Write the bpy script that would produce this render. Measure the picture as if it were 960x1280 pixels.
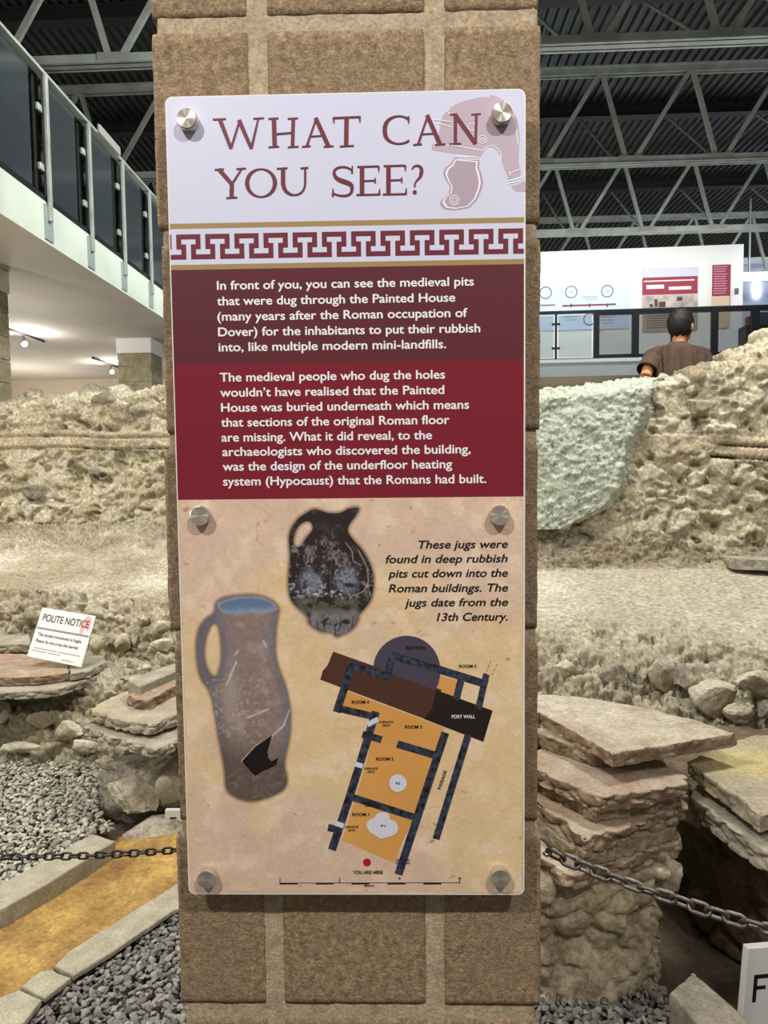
import bpy, bmesh, math, random
import numpy as np
from mathutils import Vector, Matrix, noise as mnoise
from mathutils.geometry import tessellate_polygon

random.seed(7)
for o in list(bpy.data.objects):
    bpy.data.objects.remove(o)
SC = bpy.context.scene
COL = SC.collection

# ------------------------------------------------------------------ camera
F = 859.5
PITCH, ROLL, YAW = 0.06254, -0.01112, 0.02114
CAM = np.array([0.0, 0.0, 1.55])
def cam_axes():
    p, r, y = PITCH, ROLL, YAW
    f = np.array([-math.sin(y)*math.cos(p), math.cos(y)*math.cos(p), -math.sin(p)])
    rt = np.array([math.cos(y), math.sin(y), 0.0])
    up = np.cross(rt, f)
    return math.cos(r)*rt+math.sin(r)*up, -math.sin(r)*rt+math.cos(r)*up, f
RT, UP, FW = cam_axes()
cd = bpy.data.cameras.new('camera')
cam = bpy.data.objects.new('camera', cd)
COL.objects.link(cam)
cd.sensor_fit = 'VERTICAL'
cd.sensor_height = 36.0
cd.lens = F*36.0/1280.0
cd.clip_start = 0.02
cd.clip_end = 100
m = Matrix.Identity(4)
for i in range(3):
    m[i][0], m[i][1], m[i][2], m[i][3] = RT[i], UP[i], -FW[i], CAM[i]
cam.matrix_world = m
SC.camera = cam

# ------------------------------------------------------------------ world, exposure
w = bpy.data.worlds.new('world')
SC.world = w
w.use_nodes = True
w.node_tree.nodes['Background'].inputs[0].default_value = (1.0, 0.96, 0.90, 1)
w.node_tree.nodes['Background'].inputs[1].default_value = 0.20
SC.view_settings.view_transform = 'Standard'
SC.view_settings.look = 'None'
SC.view_settings.exposure = 0.0
SC.view_settings.gamma = 1.0
SC.view_settings.use_curve_mapping = False

def area(name, loc, aim, power, size, color=(1, 1, 1), size_y=None, spread=180):
    l = bpy.data.lights.new(name, 'AREA')
    l.energy = power
    l.color = color
    l.size = size
    if size_y:
        l.shape = 'RECTANGLE'
        l.size_y = size_y
    l.spread = math.radians(spread)
    o = bpy.data.objects.new(name, l)
    COL.objects.link(o)
    o.location = loc
    d = Vector(aim)-Vector(loc)
    o.rotation_euler = d.to_track_quat('-Z', 'Y').to_euler()
    return o
def spot(name, loc, aim, power, ang, color=(1, 1, 1), radius=0.05, blend=0.5):
    l = bpy.data.lights.new(name, 'SPOT')
    l.energy = power
    l.color = color
    l.spot_size = math.radians(ang)
    l.spot_blend = blend
    l.shadow_soft_size = radius
    o = bpy.data.objects.new(name, l)
    COL.objects.link(o)
    o.location = loc
    d = Vector(aim)-Vector(loc)
    o.rotation_euler = d.to_track_quat('-Z', 'Y').to_euler()
    return o
# track spots under the roof in front of the pillar, roof floods over the ruins, gallery wall washers
spot('track_spot', (-1.25, -1.05, 3.75), (-0.05, 0.80, 1.50), 225, 60, (1.0, 0.96, 0.945), 0.05, 1.0)
spot('track_spot', (1.05, -1.05, 3.75), (-0.05, 0.80, 1.50), 190, 60, (1.0, 0.96, 0.945), 0.05, 1.0)
area('roof_flood', (-2.3, 1.7, 5.8), (-2.2, 3.6, 0.5), 215, 0.9, (1.0, 0.975, 0.92))
spot('wall_fill_spot', (-3.6, -0.8, 4.6), (-2.6, 5.4, 1.6), 340, 40, (1.0, 0.97, 0.91), 0.12, 0.9)  # unseen front fills, this and the next, added to lighten the rubble wall
spot('wall_fill_spot', (3.4, -0.6, 5.0), (2.3, 5.0, 1.7), 420, 36, (1.0, 0.97, 0.92), 0.12, 0.9)
area('roof_flood', (2.2, 3.6, 6.0), (2.0, 4.2, 0.8), 230, 0.9, (1.0, 0.975, 0.92))
area('wall_washer', (4.6, 14.9, 6.25), (4.8, 16.3, 4.9), 50, 6.0, (0.98, 1.0, 0.98), 0.25)
area('gallery_ceiling_light', (4.6, 12.6, 6.2), (4.8, 15.5, 4.2), 95, 6.0, (0.96, 0.99, 1.0), 0.5)
area('roof_fill', (4.5, 8.6, 3.2), (4.0, 10.4, 8.0), 75, 2.5, (0.95, 1.0, 0.96))  # added up-facing fills without fittings, to brighten the roof steel
area('roof_fill', (-1.0, 8.6, 3.2), (-1.2, 9.6, 8.0), 65, 2.0, (0.95, 1.0, 0.96))
area('walkway_fill', (0.4, 6.2, 6.3), (-3.2, 7.5, 3.9), 200, 0.8, (0.97, 1.0, 0.96))  # added light above the frame, brightens the walkway fascia
spot('ground_fill_spot', (0.9, -0.9, 4.2), (0.75, 2.3, 0.25), 110, 30, (1.0, 0.96, 0.9), 0.06, 1.0)  # unseen spots added to lift the near ground on both sides
spot('ground_fill_spot', (-2.2, -0.7, 4.2), (-1.4, 2.7, 0.15), 270, 40, (1.0, 0.96, 0.9), 0.06, 1.0)
area('under_gallery_fill', (3.6, 15.0, 1.6), (3.6, 15.4, 4.0), 30, 2.0, (1.0, 0.93, 0.8))  # added up-light to lift the gallery underside; no lamp hangs there
area('gallery_flood', (9.5, 15.5, 6.2), (9.5, 18.0, 5.0), 90, 2.0, (0.8, 0.85, 1.0), 0.3)

# ------------------------------------------------------------------ pixel rays (960 x 1280 frame) met with planes of the place
def ray(px, py):
    return FW + RT*((px-480)/F) + UP*((640-py)/F)
def P(px, py, Y):
    d = ray(px, py)
    return CAM + d*(Y/d[1])
def G(px, py, z):
    d = ray(px, py)
    return CAM + d*((z-CAM[2])/d[2])
def PX(px, py, X):
    d = ray(px, py)
    return CAM + d*(X/d[0])

# ------------------------------------------------------------------ noise in numpy
def _h(ix, iy, iz, s):
    n = (ix.astype(np.int64)*374761393 + iy.astype(np.int64)*668265263 + iz.astype(np.int64)*2147483647 + s*1274126177) & 0xFFFFFFFF
    n = ((n ^ (n >> 13))*1274126177) & 0xFFFFFFFF
    n = ((n ^ (n >> 16))*2246822519) & 0xFFFFFFFF
    n = n ^ (n >> 15)
    return (n & 0xFFFFFF)/float(0xFFFFFF)
def vnoise(p, s=0):
    i = np.floor(p).astype(np.int64)
    f = p-i
    f = f*f*(3-2*f)
    r = 0
    for a in (0, 1):
        for b in (0, 1):
            for c in (0, 1):
                wt = (f[:, 0] if a else 1-f[:, 0])*(f[:, 1] if b else 1-f[:, 1])*(f[:, 2] if c else 1-f[:, 2])
                r = r + wt*_h(i[:, 0]+a, i[:, 1]+b, i[:, 2]+c, s)
    return r*2-1
def fbm(p, o=4, s=0):
    r = 0
    a = 1.0
    for k in range(o):
        r = r + a*vnoise(p*(2.03**k), s+k*17)
        a *= 0.5
    return r/1.6
def voro(p, s=0, jit=0.9):
    i = np.floor(p).astype(np.int64)
    f1 = np.full(len(p), 9.0)
    f2 = np.full(len(p), 9.0)
    cid = np.zeros(len(p))
    for a in (-1, 0, 1):
        for b in (-1, 0, 1):
            for c in (-1, 0, 1):
                q = i+np.array([a, b, c])
                pt = q + 0.5 + jit*(np.stack([_h(q[:, 0], q[:, 1], q[:, 2], s+t) for t in (1, 2, 3)], 1)-0.5)
                d = np.sqrt(((p-pt)**2).sum(1))
                hh = _h(q[:, 0], q[:, 1], q[:, 2], s+9)
                n1 = d < f1
                f2 = np.where(n1, f1, np.minimum(f2, d))
                cid = np.where(n1, hh, cid)
                f1 = np.where(n1, d, f1)
    return f1, f2, cid
def sstep(a, b, x):
    t = np.clip((x-a)/(b-a), 0, 1)
    return t*t*(3-2*t)

# ------------------------------------------------------------------ materials
def lin(c):
    return tuple(((v/255.0)/12.92 if v/255.0 <= 0.04045 else ((v/255.0+0.055)/1.055)**2.4) for v in c)
MATS = {}
def mat(name, c, rough=0.8, metal=0.0, c2=None, scale=20.0, bump=0.0, bscale=None, emit=None, attr=False, detail=6, spec=None, c3=None, scale3=4.0, grain=None):
    if name in MATS:
        return MATS[name]
    mt = bpy.data.materials.new(name)
    mt.use_nodes = True
    nt = mt.node_tree
    b = nt.nodes['Principled BSDF']
    b.inputs['Roughness'].default_value = rough
    b.inputs['Metallic'].default_value = metal
    if spec is not None:
        b.inputs['Specular IOR Level'].default_value = spec
    tc = nt.nodes.new('ShaderNodeTexCoord')
    col = None
    if attr:
        a = nt.nodes.new('ShaderNodeAttribute')
        a.attribute_name = 'Col'
        col = a.outputs['Color']
    else:
        b.inputs['Base Color'].default_value = (*lin(c), 1)
    if c2 is not None:
        n = nt.nodes.new('ShaderNodeTexNoise')
        n.inputs['Scale'].default_value = scale
        n.inputs['Detail'].default_value = detail
        nt.links.new(tc.outputs['Object'], n.inputs['Vector'])
        r = nt.nodes.new('ShaderNodeValToRGB')
        r.color_ramp.elements[0].position = 0.35
        r.color_ramp.elements[1].position = 0.68
        r.color_ramp.elements[0].color = (*lin(c), 1)
        r.color_ramp.elements[1].color = (*lin(c2), 1)
        nt.links.new(n.outputs['Fac'], r.inputs['Fac'])
        out = r.outputs['Color']
        if c3 is not None:
            n3 = nt.nodes.new('ShaderNodeTexNoise')
            n3.inputs['Scale'].default_value = scale3
            n3.inputs['Detail'].default_value = 4
            nt.links.new(tc.outputs['Object'], n3.inputs['Vector'])
            r3 = nt.nodes.new('ShaderNodeValToRGB')
            r3.color_ramp.elements[0].position = 0.48
            r3.color_ramp.elements[1].position = 0.62
            nt.links.new(n3.outputs['Fac'], r3.inputs['Fac'])
            mx3 = nt.nodes.new('ShaderNodeMixRGB')
            mx3.inputs[2].default_value = (*lin(c3), 1)
            nt.links.new(r3.outputs['Color'], mx3.inputs[0])
            nt.links.new(out, mx3.inputs[1])
            out = mx3.outputs[0]
        if col is not None:
            mx = nt.nodes.new('ShaderNodeMixRGB')
            mx.blend_type = 'MULTIPLY'
            mx.inputs[0].default_value = 1
            nt.links.new(col, mx.inputs[1])
            nt.links.new(out, mx.inputs[2])
            out = mx.outputs[0]
        col = out
    if grain is None and bump and col is not None:
        grain = 0.30
    if grain:
        for gs, ga in ((bscale or scale*3, grain), ((bscale or scale*3)*0.3, grain*0.7)):
            ng = nt.nodes.new('ShaderNodeTexNoise')
            ng.inputs['Scale'].default_value = gs
            ng.inputs['Detail'].default_value = 5
            ng.inputs['Roughness'].default_value = 0.7
            nt.links.new(tc.outputs['Object'], ng.inputs['Vector'])
            mr = nt.nodes.new('ShaderNodeMapRange')
            mr.inputs['From Min'].default_value = 0.3
            mr.inputs['From Max'].default_value = 0.7
            mr.inputs['To Min'].default_value = 1-ga*1.2
            mr.inputs['To Max'].default_value = 1+ga*0.8
            nt.links.new(ng.outputs['Fac'], mr.inputs['Value'])
            mg = nt.nodes.new('ShaderNodeMixRGB')
            mg.blend_type = 'MULTIPLY'
            mg.inputs[0].default_value = 1
            nt.links.new(col, mg.inputs[1])
            nt.links.new(mr.outputs['Result'], mg.inputs[2])
            col = mg.outputs[0]
    if col is not None:
        nt.links.new(col, b.inputs['Base Color'])
    if bump:
        n2 = nt.nodes.new('ShaderNodeTexNoise')
        n2.inputs['Scale'].default_value = bscale or scale*3
        n2.inputs['Detail'].default_value = 8
        n2.inputs['Roughness'].default_value = 0.65
        nt.links.new(tc.outputs['Object'], n2.inputs['Vector'])
        bp = nt.nodes.new('ShaderNodeBump')
        bp.inputs['Strength'].default_value = bump
        bp.inputs['Distance'].default_value = 0.01
        nt.links.new(n2.outputs['Fac'], bp.inputs['Height'])
        nt.links.new(bp.outputs['Normal'], b.inputs['Normal'])
    if emit:
        b.inputs['Emission Color'].default_value = (*lin(c), 1)
        b.inputs['Emission Strength'].default_value = emit
    MATS[name] = mt
    return mt
def glass(name, tint, gloss=0.06, rough=0.05, clear=0.9):
    mt = bpy.data.materials.new(name)
    mt.use_nodes = True
    nt = mt.node_tree
    nt.nodes.remove(nt.nodes['Principled BSDF'])
    out = nt.nodes['Material Output']
    t = nt.nodes.new('ShaderNodeBsdfTransparent')
    t.inputs[0].default_value = (*lin(tint), 1)
    g = nt.nodes.new('ShaderNodeBsdfGlossy')
    g.inputs['Roughness'].default_value = rough
    mx = nt.nodes.new('ShaderNodeMixShader')
    mx.inputs[0].default_value = gloss
    nt.links.new(t.outputs[0], mx.inputs[1])
    nt.links.new(g.outputs[0], mx.inputs[2])
    nt.links.new(mx.outputs[0], out.inputs[0])
    return mt

def print_mat(name):
    mt = mat(name, (255, 255, 255), 0.42, attr=True)
    nt = mt.node_tree
    b = nt.nodes['Principled BSDF']
    at = [n for n in nt.nodes if n.type == 'ATTRIBUTE'][0]
    nt.links.new(at.outputs['Alpha'], b.inputs['Alpha'])
    return mt
M_BLOCK = mat('sandstone_block', (186, 160, 124), 0.95, c2=(146, 122, 92), scale=120, bump=0.5, bscale=330, c3=(166, 142, 110), scale3=9, grain=0.4)
M_MORTAR = mat('mortar', (202, 182, 150), 0.95, c2=(184, 164, 132), scale=90, bump=0.4, bscale=220)
M_WHITE = mat('printed_white', (216, 217, 236), 0.42)
M_EDGE = mat('board_edge', (238, 234, 226), 0.5)
M_GOLD = mat('printed_gold', (166, 138, 86), 0.4)
M_MAR1 = mat('printed_dark_maroon', (98, 42, 50), 0.33)
M_MAR2 = mat('printed_maroon', (128, 30, 46), 0.33)
M_RED = mat('printed_red_ink', (110, 24, 40), 0.45)
M_INKW = mat('printed_white_ink', (250, 248, 248), 0.45)
M_INKB = mat('printed_black_ink', (24, 20, 20), 0.5)
M_CREAM = mat('printed_plaster_photo', (240, 214, 182), 0.42, c2=(220, 192, 158), scale=10, detail=10, c3=(236, 204, 162), scale3=7, bscale=120, grain=0.13)
M_MAUVE = mat('printed_mauve', (196, 176, 188), 0.42)
M_MAUVE2 = mat('printed_mauve_deep', (182, 162, 176), 0.42)
M_STEEL = mat('brushed_steel', (212, 204, 188), 0.32, 0.75)
def radial_steel():
    nt = M_STEEL.node_tree
    b = nt.nodes['Principled BSDF']
    b.inputs['Anisotropic'].default_value = 0.85
    tg = nt.nodes.new('ShaderNodeTangent')
    tg.direction_type = 'RADIAL'
    tg.axis = 'Y'
    nt.links.new(tg.outputs[0], b.inputs['Tangent'])
radial_steel()
M_DKSTEEL = mat('black_steel', (28, 30, 34), 0.45, 0.3)
M_GALV = mat('galvanised_steel', (176, 182, 174), 0.5, 0.2, c2=(150, 156, 148), scale=5)
M_DECK = mat('roof_sheet', (62, 66, 64), 0.42, 0.2, c2=(46, 50, 48), scale=3)
M_PURLIN = mat('dark_purlin_paint', (34, 36, 36), 0.6)
M_CHAIN = mat('weathered_chain', (84, 79, 72), 0.4, 0.6, c2=(122, 115, 104), scale=60)
M_CHAINB = mat('blackened_chain', (44, 42, 40), 0.45, 0.6, c2=(66, 62, 58), scale=60)
M_PLASTERW = mat('white_painted_plaster', (236, 236, 232), 0.9)
M_SOFFIT = mat('soffit_paint', (206, 200, 188), 0.9, c2=(198, 192, 180), scale=2)
M_FASCIA = mat('fascia_paint', (216, 226, 214), 0.8, c2=(206, 216, 204), scale=3)
M_BEIGE = mat('beige_wall_paint', (196, 182, 160), 0.9)
M_CBLOCK = mat('column_blockwork', (178, 168, 138), 0.9, c2=(150, 140, 112), scale=8, bump=0.3, bscale=60)
M_STONE = mat('rubble_stone', (255, 255, 255), 0.95, c2=(196, 190, 180), scale=45, bump=0.5, bscale=55, attr=True, grain=0.22)
M_PLASTERG = mat('green_lime_plaster', (255, 255, 255), 0.95, c2=(214, 216, 208), scale=40, bump=0.5, bscale=70, attr=True)
M_ROCKG = mat('grey_flint', (186, 176, 158), 0.9, c2=(136, 126, 110), scale=14, bump=0.8, bscale=60, c3=(196, 186, 164), scale3=7, grain=0.4)
M_ROCKP = mat('pale_chalk', (222, 214, 192), 0.92, c2=(190, 178, 152), scale=9, bump=0.8, bscale=60, c3=(168, 154, 128), scale3=7, grain=0.3)
M_TILE = mat('roman_tile_top', (186, 174, 152), 0.9, c2=(160, 142, 120), scale=14, bump=0.5, bscale=90, c3=(194, 184, 162), scale3=4)
M_TILER = mat('red_roman_tile', (174, 158, 138), 0.9, c2=(148, 128, 108), scale=14, bump=0.6, bscale=80, c3=(168, 138, 112), scale3=8)
M_TEDGE = mat('broken_tile_edge', (158, 132, 106), 0.95, c2=(124, 102, 84), scale=22, bump=0.8, bscale=90, c3=(172, 150, 124), scale3=10, grain=0.3)
M_TILEP = mat('worn_tile_top', (184, 168, 146), 0.9, c2=(156, 138, 118), scale=12, bump=0.6, bscale=80, c3=(172, 146, 122), scale3=6)
M_TILEG = mat('grey_stone_slab', (180, 172, 152), 0.9, c2=(146, 136, 120), scale=12, bump=0.6, bscale=80)
M_TILEY = mat('ochre_patched_slab', (180, 168, 146), 0.9, c2=(156, 144, 124), scale=12, bump=0.6, bscale=80, c3=(196, 180, 128), scale3=2.2)  # yellow noise patches over a grey-brown slab
M_KERB = mat('concrete_edging', (178, 170, 148), 0.9, c2=(152, 144, 124), scale=18, bump=0.3, bscale=120)
M_SAND = mat('ochre_sand', (192, 156, 86), 0.98, c2=(146, 112, 62), scale=5, bump=0.9, bscale=70, detail=10, grain=0.35)
M_PEB = mat('grey_gravel', (255, 255, 255), 0.85, attr=True)
M_EARTH = mat('packed_earth', (96, 84, 66), 0.98, c2=(72, 62, 48), scale=9, bump=0.6, bscale=60)  # earth toned down to put the pit's shade into its colour
M_SIGNW = mat('white_sign_card', (236, 238, 234), 0.5)
M_SKIN = mat('skin', (214, 150, 100), 0.6)
M_HAIR = mat('black_hair', (22, 20, 18), 0.6, c2=(36, 32, 28), scale=60, bump=0.4, bscale=90)
M_TUNIC = mat('brown_wool', (104, 82, 68), 0.95, c2=(84, 66, 54), scale=30, bump=0.3, bscale=200)
M_GLASSD = glass('smoked_glass', (60, 68, 72), 0.10, 0.12)
M_GLASSC = glass('clear_glass', (226, 232, 232), 0.05, 0.03)
M_LAMP = mat('lamp_glow', (255, 246, 236), 0.5, emit=25)
M_TUBE = mat('tube_glow', (240, 244, 255), 0.5, emit=6)

# ------------------------------------------------------------------ mesh helpers
def link(name, me, mats, parent=None):
    o = bpy.data.objects.new(name, me)
    COL.objects.link(o)
    for mm in (mats if isinstance(mats, (list, tuple)) else [mats]):
        me.materials.append(mm)
    if parent is not None:
        o.parent = parent
        o.matrix_parent_inverse = parent.matrix_world.inverted()
    return o
def mk(name, verts, faces, mats, parent=None, smooth=False, midx=None, col=None):
    me = bpy.data.meshes.new(name)
    me.from_pydata([tuple(map(float, v)) for v in verts], [], [tuple(f) for f in faces])
    if midx is not None:
        me.polygons.foreach_set('material_index', np.array(midx, dtype=np.int32))
    if smooth:
        me.polygons.foreach_set('use_smooth', np.ones(len(me.polygons), dtype=bool))
    if col is not None:
        a = me.attributes.new('Col', 'FLOAT_COLOR', 'POINT')
        a.data.foreach_set('color', np.concatenate([col, np.ones((len(col), 1))], 1).astype(np.float32).ravel())
    me.update()
    return link(name, me, mats, parent)
def root(name, loc, label, cat, group=None, kind=None):
    o = bpy.data.objects.new(name, None)
    COL.objects.link(o)
    o.empty_display_size = 0.05
    o.location = loc
    o.matrix_world = Matrix.Translation(Vector(loc))
    return tag(o, label, cat, group, kind)
def tag(o, label=None, cat=None, group=None, kind=None):
    if label: o['label'] = label
    if cat: o['category'] = cat
    if group: o['group'] = group
    if kind: o['kind'] = kind
    return o
class MB:
    def __init__(s):
        s.v = []; s.f = []; s.mi = []
    def add(s, v, f, mi=0):
        k = len(s.v)
        s.v += [tuple(map(float, q)) for q in v]
        s.f += [tuple(i+k for i in q) for q in f]
        s.mi += [mi]*len(f)
        return s
    def box(s, a, b, mi=0):
        x0, y0, z0 = [min(p, q) for p, q in zip(a, b)]
        x1, y1, z1 = [max(p, q) for p, q in zip(a, b)]
        v = [(x0, y0, z0), (x1, y0, z0), (x1, y1, z0), (x0, y1, z0), (x0, y0, z1), (x1, y0, z1), (x1, y1, z1), (x0, y1, z1)]
        return s.add(v, BOXF, mi)
    def beam(s, a, b, w, h, up=(0, 0, 1), mi=0):
        a = Vector(a); b = Vector(b)
        d = (b-a).normalized()
        sd = d.cross(Vector(up))
        if sd.length < 1e-4: sd = d.cross(Vector((1, 0, 0)))
        sd.normalize()
        u = sd.cross(d).normalized()
        v = []
        for p in (a, b):
            for i, j in ((-1, -1), (1, -1), (1, 1), (-1, 1)):
                v.append(p+sd*(i*w/2)+u*(j*h/2))
        f = [(0, 3, 2, 1), (4, 5, 6, 7), (0, 1, 5, 4), (1, 2, 6, 5), (2, 3, 7, 6), (3, 0, 4, 7)]
        return s.add(v, f, mi)
    def tube(s, pts, r, n=10, closed=False, mi=0, caps=True):
        pts = [Vector(p) for p in pts]
        N = len(pts)
        rs = r if isinstance(r, (list, tuple)) else [r]*N
        rings = []
        pu = None
        for i, p in enumerate(pts):
            if closed:
                d = pts[(i+1) % N]-pts[i-1]
            else:
                d = pts[min(i+1, N-1)]-pts[max(i-1, 0)]
            d.normalize()
            if pu is None:
                pu = d.orthogonal().normalized()
            pu = (pu-d*pu.dot(d)).normalized()
            q = d.cross(pu)
            rings.append([p+(pu*math.cos(2*math.pi*k/n)+q*math.sin(2*math.pi*k/n))*rs[i] for k in range(n)])
        v = [x for rg in rings for x in rg]
        f = []
        for i in range(N if closed else N-1):
            j = (i+1) % N
            for k in range(n):
                l = (k+1) % n
                f.append((i*n+k, i*n+l, j*n+l, j*n+k))
        if not closed and caps:
            f.append(tuple(range(n-1, -1, -1)))
            f.append(tuple((N-1)*n+k for k in range(n)))
        return s.add(v, f, mi)
    def cyl(s, a, b, r, n=24, mi=0, r2=None):
        return s.tube([a, b], [r, r if r2 is None else r2], n, mi=mi)
    def build(s, name, mats, parent=None, smooth=False, bevel=0, label=None):
        o = mk(name, s.v, s.f, mats, parent, smooth, s.mi)
        if bevel:
            bm = o.modifiers.new('bevel', 'BEVEL')
            bm.width = bevel
            bm.segments = 2
            bm.limit_method = 'ANGLE'
        if label: o['label'] = label
        return o
BOXF = [(0, 3, 2, 1), (4, 5, 6, 7), (0, 1, 5, 4), (1, 2, 6, 5), (2, 3, 7, 6), (3, 0, 4, 7)]

def grid_faces(nr, nc, wrap=False):
    f = []
    for i in range(nr-1):
        for j in range(nc if wrap else nc-1):
            k = (j+1) % nc
            f.append((i*nc+j, i*nc+k, (i+1)*nc+k, (i+1)*nc+j))
    return f
def grid_normals(g):
    du = np.gradient(g, axis=1)
    dv = np.gradient(g, axis=0)
    n = np.cross(du, dv)
    n /= np.maximum(np.linalg.norm(n, axis=2, keepdims=True), 1e-9)
    return n
def resample_rows(rows, ncols, step):
    """rows: list of (n,3) world rows of equal length -> dense grid, even spacing down each column (average)"""
    R = np.array(rows)
    seg = np.linalg.norm(np.diff(R, axis=0), axis=2).mean(1)
    out = []
    for i in range(len(R)-1):
        n = max(2, int(round(seg[i]/step)))
        for k in range(n):
            t = k/n
            out.append(R[i]*(1-t)+R[i+1]*t)
    out.append(R[-1])
    return np.array(out)
def prow(xs, ctrl):
    """ctrl: list of (px, py, Y); gives world points at pixel columns xs"""
    c = np.array(ctrl, float)
    py = np.interp(xs, c[:, 0], c[:, 1])
    yy = np.interp(xs, c[:, 0], c[:, 2])
    return np.array([P(a, b, d) for a, b, d in zip(xs, py, yy)])

def rough_prism(name, foot, z0, z1, mats, parent=None, step=0.015, amp=0.006, freq=14, seed=1, bev=0.006, stone=None, topamp=0.0015, col=None, zrows=None):
    """footprint outline (XY) pulled up from z0 to z1 with a broken, uneven rim"""
    p = np.array([(q[0], q[1]) for q in foot], float)
    area2 = sum(p[i][0]*p[(i+1) % len(p)][1]-p[(i+1) % len(p)][0]*p[i][1] for i in range(len(p)))
    if area2 < 0: p = p[::-1]
    pts = []
    for i in range(len(p)):
        a = p[i]; b = p[(i+1) % len(p)]
        n = max(1, int(np.linalg.norm(b-a)/step))
        for k in range(n):
            pts.append(a+(b-a)*k/n)
    pts = np.array(pts)
    tn = np.roll(pts, -1, 0)-np.roll(pts, 1, 0)
    tn /= np.maximum(np.linalg.norm(tn, axis=1, keepdims=True), 1e-9)
    nr = np.stack([tn[:, 1], -tn[:, 0]], 1)
    H = z1-z0
    nz = zrows or max(3, int(H/step)+1)
    zs = list(np.linspace(z0, z1-bev, nz))
    rings = []
    def disp(q3):
        d = fbm(q3*freq, 4, seed)*amp
        if stone:
            f1, f2, c = voro(q3*np.array(stone[0]), seed)
            d = d+(sstep(0.0, 0.28, f2-f1)-0.6)*stone[1]+(c-0.5)*stone[1]*0.8
        return d
    C = pts.mean(0)
    for z in zs:
        q = np.concatenate([pts, np.full((len(pts), 1), z)], 1)
        d = disp(q)
        rings.append(np.concatenate([pts+nr*d[:, None], q[:, 2:]], 1))
    last = rings[-1][:, :2]
    for k, (ins, dz) in enumerate(((0.35, 0.65), (1.0, 1.0), (3.0, 1.0))):
        q2 = last-nr*bev*ins if k < 2 else pts-nr*(bev*1.5+amp*0.5+(stone[1]*0.7 if stone else 0))
        z = z1-bev+bev*dz
        q = np.concatenate([q2, np.full((len(q2), 1), z)], 1)
        q[:, 2] += fbm(q*freq*0.6, 3, seed+5)*topamp
        rings.append(q)
    n = len(pts)
    V = np.concatenate(rings)
    Fc = grid_faces(len(rings), n, True)
    top = len(rings)-1
    rim = V[top*n:(top+1)*n]
    nxt = np.roll(rim, -1, 0)
    ctr = rim.mean(0)
    crs = (rim[:, 0]-ctr[0])*(nxt[:, 1]-ctr[1])-(rim[:, 1]-ctr[1])*(nxt[:, 0]-ctr[0])
    if (crs > -1e-9).all():
        V = np.concatenate([V, [ctr]])
        ftop = [(top*n+i, top*n+(i+1) % n, len(V)-1) for i in range(n)]
        fb = tuple(range(n-1, -1, -1))
        return mk(name, V, Fc+ftop+[fb], mats, parent, True)
    tri = tessellate_polygon([[Vector((a, b, 0)) for a, b in rim[:, :2]]])
    ftop = []
    for t in tri:
        a, b, c = [V[top*n+i] for i in t]
        s = (b[0]-a[0])*(c[1]-a[1])-(b[1]-a[1])*(c[0]-a[0])
        ftop.append(tuple(top*n+i for i in (t if s > 0 else t[::-1])))
    fb = tuple(range(n-1, -1, -1))
    return mk(name, V, Fc+ftop+[fb], mats, parent, True)
def flat_shade_angle(o, ang=40):
    me = o.data
    try:
        me.set_sharp_from_angle(angle=math.radians(ang))
    except Exception:
        pass

_ICO = {}
def ico(sub):
    if sub not in _ICO:
        bm = bmesh.new()
        bmesh.ops.create_icosphere(bm, subdivisions=sub, radius=1)
        bm.verts.ensure_lookup_table()
        _ICO[sub] = (np.array([v.co[:] for v in bm.verts]), [tuple(v.index for v in f.verts) for f in bm.faces])
        bm.free()
    return _ICO[sub]
def rock_verts(rad, seed, sub=4, facets=9, rough=0.12, cut=(0.62, 0.95)):
    rs = np.random.RandomState(seed)
    V, Fc = ico(sub)
    v = V.copy()
    for k in range(facets):
        n = rs.normal(size=3); n /= np.linalg.norm(n)
        d = rs.uniform(*cut)
        s = v@n
        v = v-np.outer(np.maximum(s-d, 0), n)*0.92
    f = fbm(V*1.3+seed*3.1, 4, seed)
    f2 = fbm(V*5+seed*1.7, 3, seed+3)
    f3 = np.abs(fbm(V*9+seed*0.7, 3, seed+6)) if sub >= 4 else 0
    v = v*(1+rough*f+rough*0.55*f2-rough*0.5*f3)[:, None]
    return v*np.array(rad), Fc
def rock(name, c, rad, seed, m, label, cat='stone', group=None, rot=0.0, **kw):
    v, Fc = rock_verts(rad, seed, **kw)
    ca, sa = math.cos(rot), math.sin(rot)
    v = v@np.array([[ca, sa, 0], [-sa, ca, 0], [0, 0, 1]])
    o = mk(name, v, Fc, m, None, True)
    o.location = c
    flat_shade_angle(o, 38)
    return tag(o, label, cat, group)

def bx(name, a, b, m, parent=None, bevel=0, kind=None):
    o = MB().box(a, b).build(name, m, parent, bevel=bevel)
    if kind: o['kind'] = kind
    return o

# ------------------------------------------------------------------ setting: floor, roof, walls, walkway, gallery
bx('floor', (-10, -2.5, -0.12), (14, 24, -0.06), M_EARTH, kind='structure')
# roof sheet: trapezoid ribs running away from the viewer
v = []; f = []
x = -10.0; per = 0.15; ZD = 8.28
prof = []
while x < 15:
    prof += [(x, ZD), (x+per*0.34, ZD), (x+per*0.5, ZD+0.05), (x+per*0.84, ZD+0.05)]
    x += per
for (a, z) in prof:
    v += [(a, 2.0, z), (a, 25.0, z)]
for i in range(len(prof)-1):
    f.append((2*i, 2*i+1, 2*i+3, 2*i+2))
o = mk('ceiling', v, f, M_DECK); o['kind'] = 'structure'

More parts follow.
